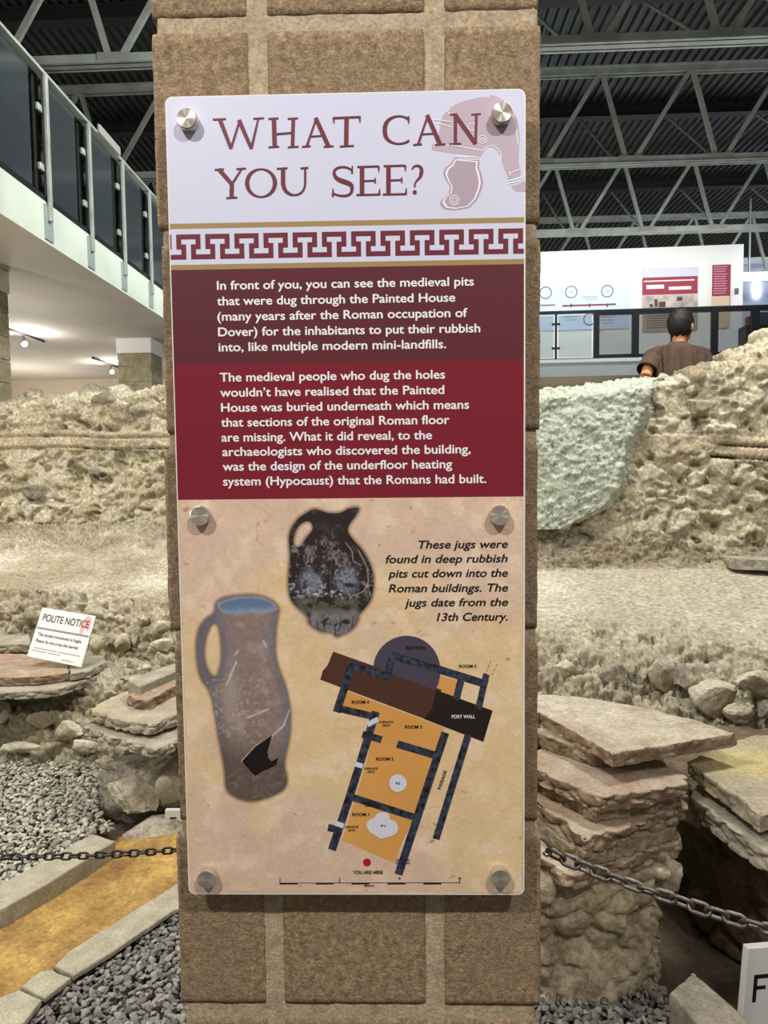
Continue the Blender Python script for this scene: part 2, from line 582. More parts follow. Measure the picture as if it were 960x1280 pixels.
XW = -3.0
ZS, ZT, ZR = 3.52, 3.87, 4.96         # soffit, deck, handrail
v, f = [], []
sl = MB()
sl.box((-9.0, 1.5, ZS), (XW, 14.6, ZT))
o = sl.build('walkway_slab', [M_FASCIA, M_SOFFIT])
for p in o.data.polygons:
    p.material_index = 1 if p.normal.z < -0.5 else 0
o['kind'] = 'structure'
bx('wall_back', (-9.2, 14.6, -0.1), (-1.2, 14.8, 5.2), M_BEIGE, kind='structure')
bx('wall_left', (-9.2, 1.5, -0.1), (-9.0, 14.6, ZT), M_BEIGE, kind='structure')

# columns under the walkway
def column(pxl, pxr, pytop, pycap, label):
    q = G((pxl+pxr)/2, pytop, ZS)
    Y = q[1]
    xb = P(pxr, 460, Y+0.5)[0]; xa = xb-0.5
    zc = P((pxl+pxr)/2, pycap, Y)[2]
    r = root('blockwork_column', ((xa+xb)/2, Y+0.25, -0.05), label, 'column', 'blockwork columns under the walkway', 'thing')
    mb = MB(); z = -0.05; k = 0
    while z < zc-0.01:
        h = min(0.225, zc-z)
        mb.box((xa, Y+0.02, z+0.006), (xb, Y+0.5, z+h-0.004))
        z += h
    mb.box((xa+0.008, Y+0.028, -0.05), (xb-0.008, Y+0.49, zc-0.005))
    mb.build('shaft', M_CBLOCK, r, bevel=0.006)
    MB().box((xa-0.01, Y, zc), (xb+0.01, Y+0.52, ZS-0.001)).build('capital', M_PLASTERW, r, bevel=0.006)
column(-24, 14, 320, 350, 'cream blockwork column with white capital under the walkway, nearer the camera')
column(156, 203, 422, 441, 'cream blockwork column with white capital under the walkway, farther back behind the rubble wall')

# balustrade of the walkway
posts_y = [5.2+0.82*k for k in range(-4, 12)]
bal = root('walkway_balustrade', (XW, 8.0, ZT), 'dark glass balustrade with steel posts along the upper left walkway', 'balustrade')
MB().box((XW-0.05, 1.6, ZR-0.03), (XW+0.03, 14.5, ZR)).build('handrail', M_GALV, bal, bevel=0.005)
MB().box((XW-0.05, 1.6, ZT+0.0), (XW+0.0, 14.5, ZT+0.05)).build('bottom_rail', M_DKSTEEL, bal)
M_FILM = mat('dark_satin_film', (58, 64, 68), 0.10, spec=0.9)
for i, y in enumerate(posts_y):
    pm = MB().box((XW+0.013, y-0.022, ZT-0.16), (XW+0.04, y+0.022, ZR-0.03))
    po = pm.build('post', M_GALV, bal, bevel=0.004)
    MB().box((XW, y-0.07, ZS+0.03), (XW+0.012, y+0.07, ZT-0.03)).build('base_plate', mat('grey_plate', (150, 164, 160), 0.6), po)
    if i < len(posts_y)-1:
        y2 = posts_y[i+1]
        g = MB()
        g.box((XW-0.035, y+0.03, ZT+0.07), (XW-0.023, y2-0.19, ZR-0.05), 0)
        g.box((XW-0.035, y2-0.188, ZT+0.07), (XW-0.023, y2-0.03, ZR-0.05), 1)
        g.build('glass_pane', [M_FILM, M_GLASSD], bal)
        for z in (ZT+0.28, ZR-0.32):
            MB().box((XW-0.05, y2-0.085, z-0.03), (XW+0.0, y2-0.02, z+0.03)).build('glass_clamp', M_GALV, bal, bevel=0.006)
a = PX(125, 165, XW+0.06); b = PX(151, 186, XW+0.06)
o = MB().box((XW+0.03, a[1], ZR-0.03), (XW+0.06, b[1], ZR+0.06)).build('rail_plate', mat('pale_grey_plate', (150, 150, 142), 0.6), None, bevel=0.01)
tag(o, 'small pale grey rectangular plate fixed to the walkway handrail', 'plate')

# track lights on the soffit
def track_light(px, py, label):
    c = G(px, py, ZS-0.14)
    r = root('track_light', (c[0], c[1], ZS), label, 'lamp', 'track lights under the walkway', 'thing')
    MB().box((c[0]-0.018, c[1]-0.75, ZS-0.035), (c[0]+0.018, c[1]+0.55, ZS-0.001)).build('track', M_DKSTEEL, r)
    MB().box((c[0]-0.012, c[1]-0.012, ZS-0.09), (c[0]+0.012, c[1]+0.012, ZS-0.03)).build('bracket', M_DKSTEEL, r)
    aim = (Vector((0.6, -0.8, -0.35))).normalized()
    p0 = Vector(c)-aim*0.08; p1 = Vector(c)+aim*0.05
    mb = MB(); mb.tube([p0, p1], [0.03, 0.042], 20); mb.build('lamp_head', M_DKSTEEL, r, True)
    MB().cyl(p1+aim*0.001, p1+aim*0.006, 0.036, 20).build('bulb', M_LAMP, r)
    L = bpy.data.lights.new('track_and_fill_light', 'POINT'); L.energy = 34; L.color = (1, 0.95, 0.9); L.shadow_soft_size = 0.05
    lo = bpy.data.objects.new('track_and_fill_light', L); COL.objects.link(lo); lo.location = p1+aim*0.08
track_light(30, 429, 'lit black track spotlight on the soffit beside the nearer blockwork column')
track_light(139, 464, 'lit black track spotlight on the soffit beside the farther blockwork column')

# unseen point lights added under the walkway to brighten its soffit
for (lx, ly) in ((-5.2, 3.3), (-4.4, 7.7), (-7.4, 9.5), (-7.0, 12.8)):
    L = bpy.data.lights.new('track_and_fill_light', 'POINT'); L.energy = 230 if ly < 6 else (28 if lx > -5 else 80); L.color = (1, 0.96, 0.9); L.shadow_soft_size = 0.06
    lo = bpy.data.objects.new('track_and_fill_light', L); COL.objects.link(lo); lo.location = (lx, ly, ZS-1.2)

# ---------------------------------------------------------------- roof trusses
ZB, ZTOP = 6.55, 8.12
TS = 0.025
def truss(Y0, label):
    yy = lambda x: Y0-TS*x
    r = root('roof_truss', (2.0, yy(2.0), ZB), label, 'truss', 'steel roof trusses')
    x0, x1 = -9.5, 14.0
    P3 = lambda x, z, d=0: (x, yy(x)+d, z)
    ch = MB()
    ch.beam(P3(x0, ZB+0.06, -0.05), P3(x1, ZB+0.06, -0.05), 0.02, 0.12)
    ch.beam(P3(x0, ZB+0.06, 0.05), P3(x1, ZB+0.06, 0.05), 0.02, 0.12)
    ch.beam(P3(x0, ZB+0.008, 0), P3(x1, ZB+0.008, 0), 0.2, 0.016)
    ch.build('bottom_chord', M_GALV, r)
    ch = MB()
    ch.beam(P3(x0, ZTOP-0.06, -0.05), P3(x1, ZTOP-0.06, -0.05), 0.02, 0.12)
    ch.beam(P3(x0, ZTOP-0.06, 0.05), P3(x1, ZTOP-0.06, 0.05), 0.02, 0.12)
    ch.beam(P3(x0, ZTOP-0.008, 0), P3(x1, ZTOP-0.008, 0), 0.2, 0.016)
    ch.build('top_chord', M_GALV, r)
    xb = 0.97-1.47*7
    while xb < 13.5:
        if xb > x0+0.6:
            wb = MB(); wb.beam(P3(xb-0.07, ZB+0.08), P3(xb-0.47, ZTOP-0.08), 0.07, 0.05, up=(0, 1, 0))
            wb.beam(P3(xb-0.05, ZB+0.08, 0.03), P3(xb-0.45, ZTOP-0.08, 0.03), 0.02, 0.07, up=(0, 1, 0))
            wb.build('web_member', M_GALV, r)
            wb = MB(); wb.beam(P3(xb+0.07, ZB+0.08), P3(xb+0.96, ZTOP-0.08), 0.07, 0.05, up=(0, 1, 0))
            wb.beam(P3(xb+0.05, ZB+0.08, 0.03), P3(xb+0.94, ZTOP-0.08, 0.03), 0.02, 0.07, up=(0, 1, 0))
            wb.build('web_member', M_GALV, r)
            MB().box((xb-0.2, yy(xb)-0.068, ZB+0.01), (xb+0.2, yy(xb)-0.06, ZB+0.13)).build('gusset_plate', mat('gusset_grey', (150, 152, 146), 0.5, 0.2), r)
        xb += 1.47
    return r
TY = []
for (px, py) in ((815, 50), (815, 201), (815, 288)):
    q = G(px, py, ZB+0.06)
    TY.append(q[1]+TS*q[0])
TY.append(TY[2]+(TY[2]-TY[1]))
for Y0, lb in zip(TY, ('grey lattice steel roof truss nearest, its diagonals cut by the top of the photo',
                       'grey lattice steel roof truss second from the front, below the double bar',
                       'grey lattice steel roof truss third from the front, just above the white gallery wall',
                       'grey lattice steel roof truss farthest back, mostly hidden behind the white gallery wall')):
    truss(Y0, lb)
for i, lb in enumerate(('dark roof purlin between the first and second trusses', 'dark roof purlin between the second and third trusses', 'dark roof purlin behind the third truss')):
    Y = TY[i]+1.55
    b_ = MB()
    b_.beam((-9.5, Y+TS*9.5, ZD-0.12), (14, Y-TS*14, ZD-0.12), 0.08, 0.18)
    b_.beam((-9.5, Y+TS*9.5, ZD-0.02), (14, Y-TS*14, ZD-0.02), 0.2, 0.02)
    b_.beam((-9.5, Y+TS*9.5, ZD-0.21), (14, Y-TS*14, ZD-0.21), 0.2, 0.02)
    tag(b_.build('roof_purlin', M_PURLIN), lb, 'beam', 'dark purlins under the roof sheet', 'thing')
kb = 0
for i in (0, 1, 2):
    for k in range(-4, 6):
        xb = 3.5+1.62*k
        b_ = MB()
        Yp = TY[i+0]+1.55-TS*xb
        Yt = TY[i]-TS*xb
        b_.beam((xb, Yp, ZD-0.25), (xb+0.19, Yt+0.06, ZB+0.1), 0.035, 0.035)
        tag(b_.build('knee_brace', M_GALV), 'thin steel brace running down from a dark purlin to the %s truss' % ('nearest' if i == 0 else 'second' if i == 1 else 'third'), 'brace', 'knee braces of the %s truss' % ('first', 'second', 'third')[i])

# ---------------------------------------------------------------- far gallery on the right
GA = P(676, 389.5, 14.35); GB = P(960, 381.5, 14.05)
gd = np.array([GB[0]-GA[0], GB[1]-GA[1], 0]); gd /= np.linalg.norm(gd)
gn = np.array([-gd[1], gd[0], 0])            # pointing away from the viewer
def GP(px, py, d=0.0):
    r_ = ray(px, py)
    o_ = GA+gn*d
    t = ((o_-CAM)@gn)/(r_@gn)
    return CAM+r_*t
def GL(px, z, d=0.0):                          # point of that plane at pixel column px, height z
    q = GP(px, 400, d)
    return np.array([q[0], q[1], z])
def gbox(mb, px0, px1, z0, z1, d0, d1, mi=0):
    a = GL(px0, 0, (d0+d1)/2); b = GL(px1, 0, (d0+d1)/2)
    a = a+gn*0; 
    ctr = []
    for dd in (-(d1-d0)/2, (d1-d0)/2):
        for q in (a, b):
            ctr.append((q+gn*dd)[:2])
    (x0, y0), (x1, y1), (x2, y2), (x3, y3) = ctr
    v = [(x0, y0, z0), (x1, y1, z0), (x3, y3, z0), (x2, y2, z0), (x0, y0, z1), (x1, y1, z1), (x3, y3, z1), (x2, y2, z1)]
    mb.add(v, BOXF, mi)
    return mb
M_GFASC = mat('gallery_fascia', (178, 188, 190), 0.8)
zdeck = float(GP(700, 452, 0)[2]); zrail = float(GP(700, 389, 0)[2])
zf0 = float(GP(700, 454.0, 0)[2]); zf1 = float(GP(700, 471.0, 0)[2])
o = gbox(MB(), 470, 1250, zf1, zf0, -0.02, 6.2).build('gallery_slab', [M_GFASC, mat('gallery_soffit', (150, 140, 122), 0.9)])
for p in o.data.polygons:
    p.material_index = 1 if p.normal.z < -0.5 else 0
o['kind'] = 'structure'
o = gbox(MB(), 470, 1250, zf0, zdeck+0.035, -0.06, 6.2).build('trim_1', M_PLASTERW); o['kind'] = 'structure'
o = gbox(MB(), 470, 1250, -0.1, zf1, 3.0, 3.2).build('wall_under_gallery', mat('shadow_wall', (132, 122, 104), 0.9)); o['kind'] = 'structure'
DW = 2.0
zw = float(GP(800, 310, DW)[2])
o = gbox(MB(), 470, 926, zdeck, zw, DW, DW+0.15).build('wall_gallery', M_PLASTERW); o['kind'] = 'structure'
o = gbox(MB(), 860, 1250, zdeck, float(GP(940, 325, 5.8)[2]), 5.8, 6.0).build('wall_far', mat('pale_blue_wall', (196, 202, 226), 0.9)); o['kind'] = 'structure'
o = gbox(MB(), 880, 1250, float(GP(940, 329, 5.6)[2]), float(GP(940, 323, 5.6)[2]), 5.5, 5.7).build('trim_2', M_PLASTERW); o['kind'] = 'structure'

gr = root('gallery_railing', tuple(GL(800, zdeck+0.035, 0)), 'black framed glass railing along the far gallery on the right', 'railing')
zb_ = float(GP(700, 449, 0)[2])
gbox(MB(), 500, 1200, zrail-0.06, zrail, -0.03, 0.03).build('handrail', M_DKSTEEL, gr)
gbox(MB(), 500, 742, zb_-0.025, zb_+0.01, -0.02, 0.02).build('bottom_rail', M_DKSTEEL, gr)
thin = [500, 548, 597, 646, 695]
for i, p_ in enumerate(thin):
    gbox(MB(), p_-1.3, p_+1.3, zdeck+0.035, zrail-0.06, -0.02, 0.02).build('post', M_DKSTEEL, gr)
    nx = thin[i+1] if i < 4 else 743
    gbox(MB(), p_+3, nx-3, zb_+0.03, zrail-0.09, -0.006, 0.006).build('glass_pane', M_GLASSC, gr)
    for z in (zrail-0.26, zb_+0.22):
        gbox(MB(), p_-5, p_+5, z-0.02, z+0.02, -0.025, 0.025).build('glass_clamp', M_DKSTEEL, gr)
M_GLASST = glass('grey_tinted_glass', (206, 208, 208), 0.05, 0.03)
wide = [(742, 749), (790, 798.5), (839, 846), (889, 897.5), (939, 949), (990, 998), (1040, 1048), (1090, 1098)]
for i, (p0, p1) in enumerate(wide):
    gbox(MB(), p0, p1, zdeck+0.036, zrail-0.06, -0.035, 0.035).build('post', M_DKSTEEL, gr)
    if i < len(wide)-1:
        q0, q1 = p1, wide[i+1][0]
        gbox(MB(), q0, q1, zrail-0.11, zrail-0.062, -0.02, 0.02).build('frame_rail', M_DKSTEEL, gr)
        gbox(MB(), q0, q1, zb_+0.0, zb_+0.07, -0.02, 0.02).build('frame_rail', M_DKSTEEL, gr)
        gbox(MB(), q0, q1, zb_+0.071, zrail-0.111, -0.006, 0.006).build('glass_pane', M_GLASST, gr)

def gquad(mb, px0, py0, px1, py1, d, mi=0):
    q = [GP(px0, py1, d), GP(px1, py1, d), GP(px1, py0, d), GP(px0, py0, d)]
    # level in the place, not in the picture
    zb = (q[0][2]+q[1][2])/2; zt = (q[2][2]+q[3][2])/2
    for k, z in zip(range(4), (zb, zb, zt, zt)): q[k][2] = z
    mb.add(q, [(0, 1, 2, 3)], mi)
    return mb
def gring(mb, px, py, r, wd, d, mi=0, n=28):
    c = GP(px, py, d); s = np.linalg.norm(GP(px+1, py, d)-c)
    v = []
    for k in range(n):
        a = 2*math.pi*k/n
        for rr in (r-wd/2, r+wd/2):
            v.append(c+gd*(rr*s*math.cos(a))+np.array([0, 0, rr*s*math.sin(a)]))
    f = [(2*k, 2*k+1, (2*k+3) % (2*n), (2*k+2) % (2*n)) for k in range(n)]
    mb.add(v, f, mi)
def board(name, px0, py0, px1, py1, d, th, m, label, cat):
    a = GP(px0, py1, d); b = GP(px1, py0, d)
    r = root(name, tuple(GP((px0+px1)/2, py1, d)), label, cat)
    gbox(MB(), px0, px1, a[2], b[2], d, d+th).build('board', m, r)
    return r
tb = board('timeline_board', 560, 352, 786, 417, DW-0.025, 0.02, mat('pale_blue_print', (206, 218, 240), 0.6), 'pale blue timeline board with ringed dates on the white gallery wall', 'board')
mb = MB()
for (px, py) in ((634, 367), (682, 366), (714, 365), (759, 364), (737, 399)):
    gring(mb, px, py, 7.2, 1.3, DW-0.03)
mb.build('date_ring', mat('grey_print', (104, 100, 112), 0.6), tb)
mb = MB(); gquad(mb, 703, 380.3, 770, 382.3, DW-0.03); gquad(mb, 600, 382.0, 694, 383.3, DW-0.03)
for px in (714, 737, 759): gquad(mb, px-1, 379.5, px+1, 384, DW-0.031)
mb.build('timeline_bar', mat('wine_print', (128, 44, 62), 0.6), tb)
mb = MB()
for (px, py, n_) in ((737, 371, 10), (738, 374, 7), (714, 365, 3), (759, 364, 3), (714, 396, 9), (714, 400, 7), (760, 396, 9), (760, 400, 8), (760, 404, 6)):
    gquad(mb, px-n_, py-0.5, px+n_, py+0.5, DW-0.03)
mb.build('caption_lines', mat('faint_print', (160, 166, 182), 0.6), tb)
db = board('display_poster', 803, 333.5, 872, 414.5, DW-0.03, 0.025, mat('poster_paper', (206, 206, 222), 0.6), 'large poster with red bands and a photo strip on the gallery wall', 'poster')
mb = MB()
gquad(mb, 803, 346, 872, 368, DW-0.034, 0)
gquad(mb, 803, 369, 872, 384, DW-0.034, 1)
gquad(mb, 803, 390, 872, 414, DW-0.034, 2)
for (a_, b_, c_, d_) in ((808, 356, 830, 361), (836, 358, 864, 362), (805, 350, 868, 351.5)): gquad(mb, a_, b_, c_, d_, DW-0.036, 3)
for (a_, b_, c_, d_) in ((818, 374, 822, 383), (824, 377, 832, 384), (846, 371, 853, 376), (812, 380, 816, 384)): gquad(mb, a_, b_, c_, d_, DW-0.036, 4)
for k in range(6): gquad(mb, 808, 394+3*k, 862, 394.8+3*k, DW-0.036, 4)
mb.build('print', [mat('poster_red', (150, 42, 66), 0.6), mat('poster_photo', (206, 190, 176), 0.6, c2=(150, 136, 128), scale=6), mat('poster_beige', (176, 162, 140), 0.6), mat('poster_white', (236, 226, 226), 0.6), mat('poster_dark', (76, 54, 54), 0.6)], db)
nb = board('narrow_banner', 889.5, 330.5, 912, 410, DW-0.03, 0.025, mat('banner_red', (146, 40, 66), 0.6), 'tall narrow banner, red above and beige below, right of the large poster', 'banner')
mb = MB()
gquad(mb, 889.5, 370, 912, 410, DW-0.034, 0)
for k in range(12): gquad(mb, 892, 333+3*k, 909-(k % 3), 333.9+3*k, DW-0.034, 1)
mb.build('print', [mat('banner_beige', (214, 192, 160), 0.6), mat('banner_lines', (206, 160, 176), 0.6)], nb)
sw = MB(); gquad(sw, 917.5, 360.5, 922.5, 368, DW-0.021)
o = gbox(MB(), 917.5, 922.5, GP(920, 368, DW)[2], GP(920, 360.5, DW)[2], DW-0.02, DW).build('wall_switch', mat('switch_grey', (92, 94, 104), 0.5), bevel=0.004)
tag(o, 'small grey switch box on the wall right of the narrow banner', 'switch')
r = root('strip_lamp', tuple(GP(970, 346, 3.6)), 'glowing white strip lamp at the right end of the gallery', 'lamp')
za, zb2 = GP(950, 350, 3.6)[2], GP(950, 341.5, 3.6)[2]
gbox(MB(), 925, 1100, za, zb2-0.03, 3.55, 3.65).build('tube', M_TUBE, r)
gbox(MB(), 923, 1102, zb2-0.03, zb2+0.01, 3.5, 3.7).build('housing', M_PLASTERW, r)
for px in (935, 1085):
    gbox(MB(), px-1, px+1, zb2+0.0, 8.1, 3.58, 3.62).build('hanger', M_GALV, r)
o = gbox(MB(), 942, 949, GP(945, 371, 5.7)[2], GP(945, 352, 5.7)[2], 5.72, 5.8).build('glow_panel', M_TUBE)  # self-lit box standing in for an upright bright patch
tag(o, 'small upright glowing panel on the pale blue far wall', 'lamp')
# dark stand with a red leaflet holder near the right end
r = root('display_stand', tuple(GL(938, zdeck+0.035, 0.9)), 'dark stand with a red object on it behind the gallery railing, right end', 'stand')
gbox(MB(), 928, 975, zdeck+0.036, GP(940, 408, 0.9)[2], 0.7, 1.1).build('body', M_DKSTEEL, r, bevel=0.01)
gbox(MB(), 946, 980, GP(940, 408, 0.9)[2], GP(950, 392, 0.9)[2], 0.75, 1.05).build('upper_shelf', mat('dusk_violet', (70, 66, 92), 0.6), r, bevel=0.01)
gbox(MB(), 933, 939, GP(940, 407.9, 0.9)[2], GP(936, 397, 0.9)[2], 0.75, 0.9).build('leaflet_holder', mat('leaflet_red', (150, 50, 60), 0.6), r, bevel=0.01)

# ------------------------------------------------------------------ pillar of coursed blocks
YF = 0.807                                    # front face
zj = [P(450, y, YF)[2] for y in (26, 1265)]
NC = 5
course = (zj[0]-zj[1])/NC
XL = P(209, 640, YF)[0]; XR = P(675.5, 640, YF)[0]
DEPTH = 0.45
def pillar():
    Vs = []; Fs = []; MI = []
    def add(v, f, mi):
        k = sum(len(a) for a in Vs)
        Vs.append(v); Fs.extend([tuple(i+k for i in q) for q in f]); MI.extend([mi]*len(f))
    def block(x0, x1, y0, y1, z0, z1, mi, amp, res, seed, rnd=0.006):
        # box with dense faces, rounded and worn
        bm = bmesh.new()
        bmesh.ops.create_cube(bm, size=1)
        bmesh.ops.scale(bm, vec=(x1-x0, y1-y0, z1-z0), verts=bm.verts)
        bmesh.ops.translate(bm, vec=((x0+x1)/2, (y0+y1)/2, (z0+z1)/2), verts=bm.verts)
        n = max(2, int(max(x1-x0, z1-z0)/res))
        bmesh.ops.subdivide_edges(bm, edges=bm.edges[:], cuts=n, use_grid_fill=True)
        bm.verts.ensure_lookup_table()
        v = np.array([q.co[:] for q in bm.verts]); f = [tuple(q.index for q in p.verts) for p in bm.faces]
        bm.free()
        lo = np.array([x0, y0, z0]); hi = np.array([x1, y1, z1])
        inner = np.clip(v, lo+rnd, hi-rnd)
        d = v-inner; L = np.linalg.norm(d, axis=1, keepdims=True)
        nrm = d/np.maximum(L, 1e-9)
        wear = 1+0.8*fbm(v*22, 3, seed)
        v = inner+nrm*(rnd*1.0)+nrm*(fbm(v*60, 3, seed+1)*amp)[:, None]-nrm*(np.maximum(fbm(v*40, 3, seed+4), 0.3)-0.3)[:, None]*amp*2.5*(mi == 0)
        add(v, f, mi)
    z = zj[1]-5*course
    z = zj[1]-course*math.floor(zj[1]/course)-course
    k = 0
    topz = 3.6
    while z < topz:
        jt = 0.016
        zc0, zc1 = z+jt/2, z+course-jt/2
        vis = (zc1 > 0.8 and zc0 < 2.35)
        res = 0.009 if vis else 0.04
        # vertical joints
        if k % 2 == 0:
            xa = [P(321, 100, YF)[0], P(543, 100, YF)[0]]
        else:
            xa = [P(343, 1200, YF)[0], P(543, 1200, YF)[0]]
        if zc0 > 1.2: xa = [P(322, 80, YF)[0], P(543, 80, YF)[0]]
        else: xa = [P(343, 1190, YF)[0], P(544, 1190, YF)[0]]
        hw = 0.0105
        edges = [(XL, xa[0]-hw), (xa[0]+hw, xa[1]-hw), (xa[1]+hw, XR)]
        rs = np.random.RandomState(k+3)
        for i, (a, b) in enumerate(edges):
            jx = rs.uniform(-0.003, 0.003)
            block(a+(jx if i == 0 else 0), b+(jx if i == 2 else 0), YF+rs.uniform(-0.0008, 0.0008), YF+DEPTH, zc0, zc1, 0, 0.0012, res, k*5+i, 0.0035)
        z += course; k += 1
    # mortar body a little behind the faces
    n = len(MI)
    block(XL+0.004, XR-0.004, YF+0.0020, YF+DEPTH-0.01, -0.05, topz, 1, 0.0008, 0.02, 91, 0.004)
    o = mk('stone_pillar', np.concatenate(Vs), Fs, [M_BLOCK, M_MORTAR], None, True, MI)
    return tag(o, 'broad buff sandstone block pillar carrying the information panel', 'pillar', None, 'thing')
pillar()

# ------------------------------------------------------------------ information panel
YP = 0.78
panel = root('information_panel', tuple(P(445, 1118, YP)), 'tall printed information panel headed WHAT CAN YOU SEE? on the block pillar', 'sign')
px0, px1 = P(221, 620, YP)[0], P(656.3, 620, YP)[0]
zt = (P(206, 121, YP)[2]+P(657, 110.8, YP)[2])/2
zb = (P(236, 1118.5, YP)[2]+P(655, 1118, YP)[2])/2
def rrect(x0, x1, z0, z1, r, n=6):
    pts = []
    for cx, cz, a0 in ((x1-r, z0+r, -90), (x1-r, z1-r, 0), (x0+r, z1-r, 90), (x0+r, z0+r, 180)):
        for k in range(n+1):
            a = math.radians(a0+90*k/n)
            pts.append((cx+r*math.cos(a), cz+r*math.sin(a)))
    return pts
pts = rrect(px0, px1, zb, zt, 0.008)
n = len(pts)
v = [(a, YP, b) for a, b in pts]+[(a, YP+0.005, b) for a, b in pts]
f = [tuple(range(n)), tuple(range(2*n-1, n-1, -1))]+[(i, i+n, (i+1) % n+n, (i+1) % n) for i in range(n)]
mk('board', v, f, M_EDGE, panel)
LAY = 0.00012
_CNT = [0]
def pp(px, py, layer=1):
    q = P(px, py, YP)
    return np.array([q[0], YP-LAY*layer-(_CNT[0] % 20)*5e-6, q[2]])
def zrow(yl, yr):                              # a level line read at both panel edges
    return (P(214, yl, YP)[2]+P(655.5, yr, YP)[2])/2
def poly(mb, pts, layer=1, mi=0, world=False):
    _CNT[0] += 1
    w_ = [np.array(q) for q in pts] if world else [pp(a, b, layer) for a, b in pts]
    tri = tessellate_polygon([[Vector((q[0], q[2], 0)) for q in w_]])
    ff = []
    for t in tri:
        a, b, c = [w_[i] for i in t]
        s = (b[0]-a[0])*(c[2]-a[2])-(b[2]-a[2])*(c[0]-a[0])
        ff.append(t if s > 0 else t[::-1])
    mb.add(w_, ff, mi)
    return mb
def zone(mb, za, zc, layer=1, mi=0, xa=None, xb=None, round_top=False, round_bottom=False):
    x0 = px0+0.0012 if xa is None else xa
    x1 = px1-0.0016 if xb is None else xb
    r = 0.0075
    pts = []
    if round_bottom:
        pts += [(x1-r+r*math.sin(math.radians(a)), za+r-r*math.cos(math.radians(a))) for a in range(0, 91, 15)]
    else: pts += [(x1, za)]
    if round_top:
        pts += [(x1-r+r*math.cos(math.radians(a)), zc-r+r*math.sin(math.radians(a))) for a in range(0, 91, 15)]
        pts += [(x0+r-r*math.sin(math.radians(a)), zc-r+r*math.cos(math.radians(a))) for a in range(0, 91, 15)]
    else: pts += [(x1, zc), (x0, zc)]
    if round_bottom:
        pts += [(x0+r-r*math.cos(math.radians(a)), za+r-r*math.sin(math.radians(a))) for a in range(0, 91, 15)]
    else: pts += [(x0, za)]
    return poly(mb, [(a, YP-LAY*layer, b) for a, b in pts], mi=mi, world=True)
z_g1t, z_g1b = zrow(279.5, 272), zrow(286, 278.5)
z_mt, z_mb = zrow(293.2, 285.5), zrow(324.5, 317.5)
z_g2t, z_g2b = zrow(331, 324), zrow(337.3, 330.7)
z_d, z_m = zrow(455.3, 450), zrow(624.6, 621)
zone(MB(), z_g2b, zt-0.0012, 1, round_top=True).build('white_header', M_WHITE, panel)
gm = MB(); zone(gm, z_g1b, z_g1t, 2); zone(gm, z_g2b, z_g2t, 2); gm.build('gold_line', M_GOLD, panel)
zone(MB(), z_d, z_g2b, 1).build('dark_maroon_field', M_MAR1, panel)
zone(MB(), z_m, z_d, 1).build('maroon_field', M_MAR2, panel)
plaster_field = zone(MB(), zb+0.0014, z_m, 1, round_bottom=True).build('plaster_photo_field', M_CREAM, panel)
# meander border
per = (P(657.5, 300, YP)[0]-P(212.5, 300, YP)[0])/((657.5-212.5)/36.62)
c0 = P(235.6, 305, YP)[0]                      # centre of an upright white T
mb = MB()
h = z_mt-z_mb
yl = [0, 25/126, 50/126, 75/126, 101/126, 1.0]
xa_, xb_ = px0+0.0012, px1-0.0018
bars = []
for k in range(-3, 16):
    c = c0+per*k; s = per/146.5
    bars.append((c-36*s, c+36*s, 25/126, 50/126)); bars.append((c-12*s, c+12*s, 49/126, 1.01))
    c += per/2
    bars.append((c-36*s, c+36*s, 75/126, 101/126)); bars.append((c-12*s, c+12*s, -0.01, 76/126))
xs = sorted(set([xa_, xb_]+[x for b in bars for x in b[:2] if xa_ < x < xb_]))
for a, b in zip(xs[:-1], xs[1:]):
    mx_ = (a+b)/2
    run = None
    for i in range(5):
        my = (yl[i]+yl[i+1])/2
        white = any(q[0] < mx_ < q[1] and q[2] < my < q[3] for q in bars)
        if not white:
            z1_, z0_ = z_mt-h*yl[i], z_mt-h*yl[i+1]
            mb.add([(a, YP-2*LAY, z0_), (b, YP-2*LAY, z0_), (b, YP-2*LAY, z1_), (a, YP-2*LAY, z1_)], [(0, 1, 2, 3)])
mb.build('meander_border', M_RED, panel)

# helmet emblem (pale print) behind the heading
def Z5(x, y): return (530+x/6.857, 100+y/6.857)
dome = [(150, 332), (185, 275), (212, 268), (232, 235), (300, 195), (360, 174), (430, 160), (500, 146), (560, 150), (566, 132), (610, 136), (690, 178), (745, 245), (790, 310), (812, 400), (820, 500), (815, 600), (808, 690), (815, 730), (828, 765), (828, 820), (725, 856), (690, 790), (665, 710), (652, 650), (625, 600), (575, 572), (530, 582), (490, 600), (350, 574), (190, 556), (120, 548), (126, 460), (140, 400)]
brow = [(72, 545), (120, 556), (200, 570), (350, 586), (500, 610), (522, 604), (482, 660), (380, 642), (200, 624), (65, 598)]
flare = [(745, 908), (800, 896), (866, 862), (868, 958), (800, 958), (768, 942)]
cheek = [(258, 668), (476, 684), (472, 745), (492, 800), (508, 878), (494, 940), (455, 1030), (382, 1098), (262, 1118), (172, 1108), (133, 1062), (150, 1028), (212, 982), (222, 910), (188, 862), (163, 800), (183, 750), (232, 718)]
mb = MB()
for q in (dome, brow, flare): poly(mb, [Z5(*a) for a in q], 2)
mb.build('helmet_emblem', M_MAUVE, panel)
mb = MB(); poly(mb, [Z5(*a) for a in cheek], 2)
cc = np.array([330, 890.0])
ck1 = [tuple(cc+(np.array(a)-cc)*np.array([0.88, 0.945])) for a in cheek]
ck2 = [tuple(cc+(np.array(a)-cc)*np.array([0.79, 0.90])) for a in cheek]
poly(mb, [Z5(*a) for a in ck1], 3, 1); poly(mb, [Z5(*a) for a in ck2], 4, 0)
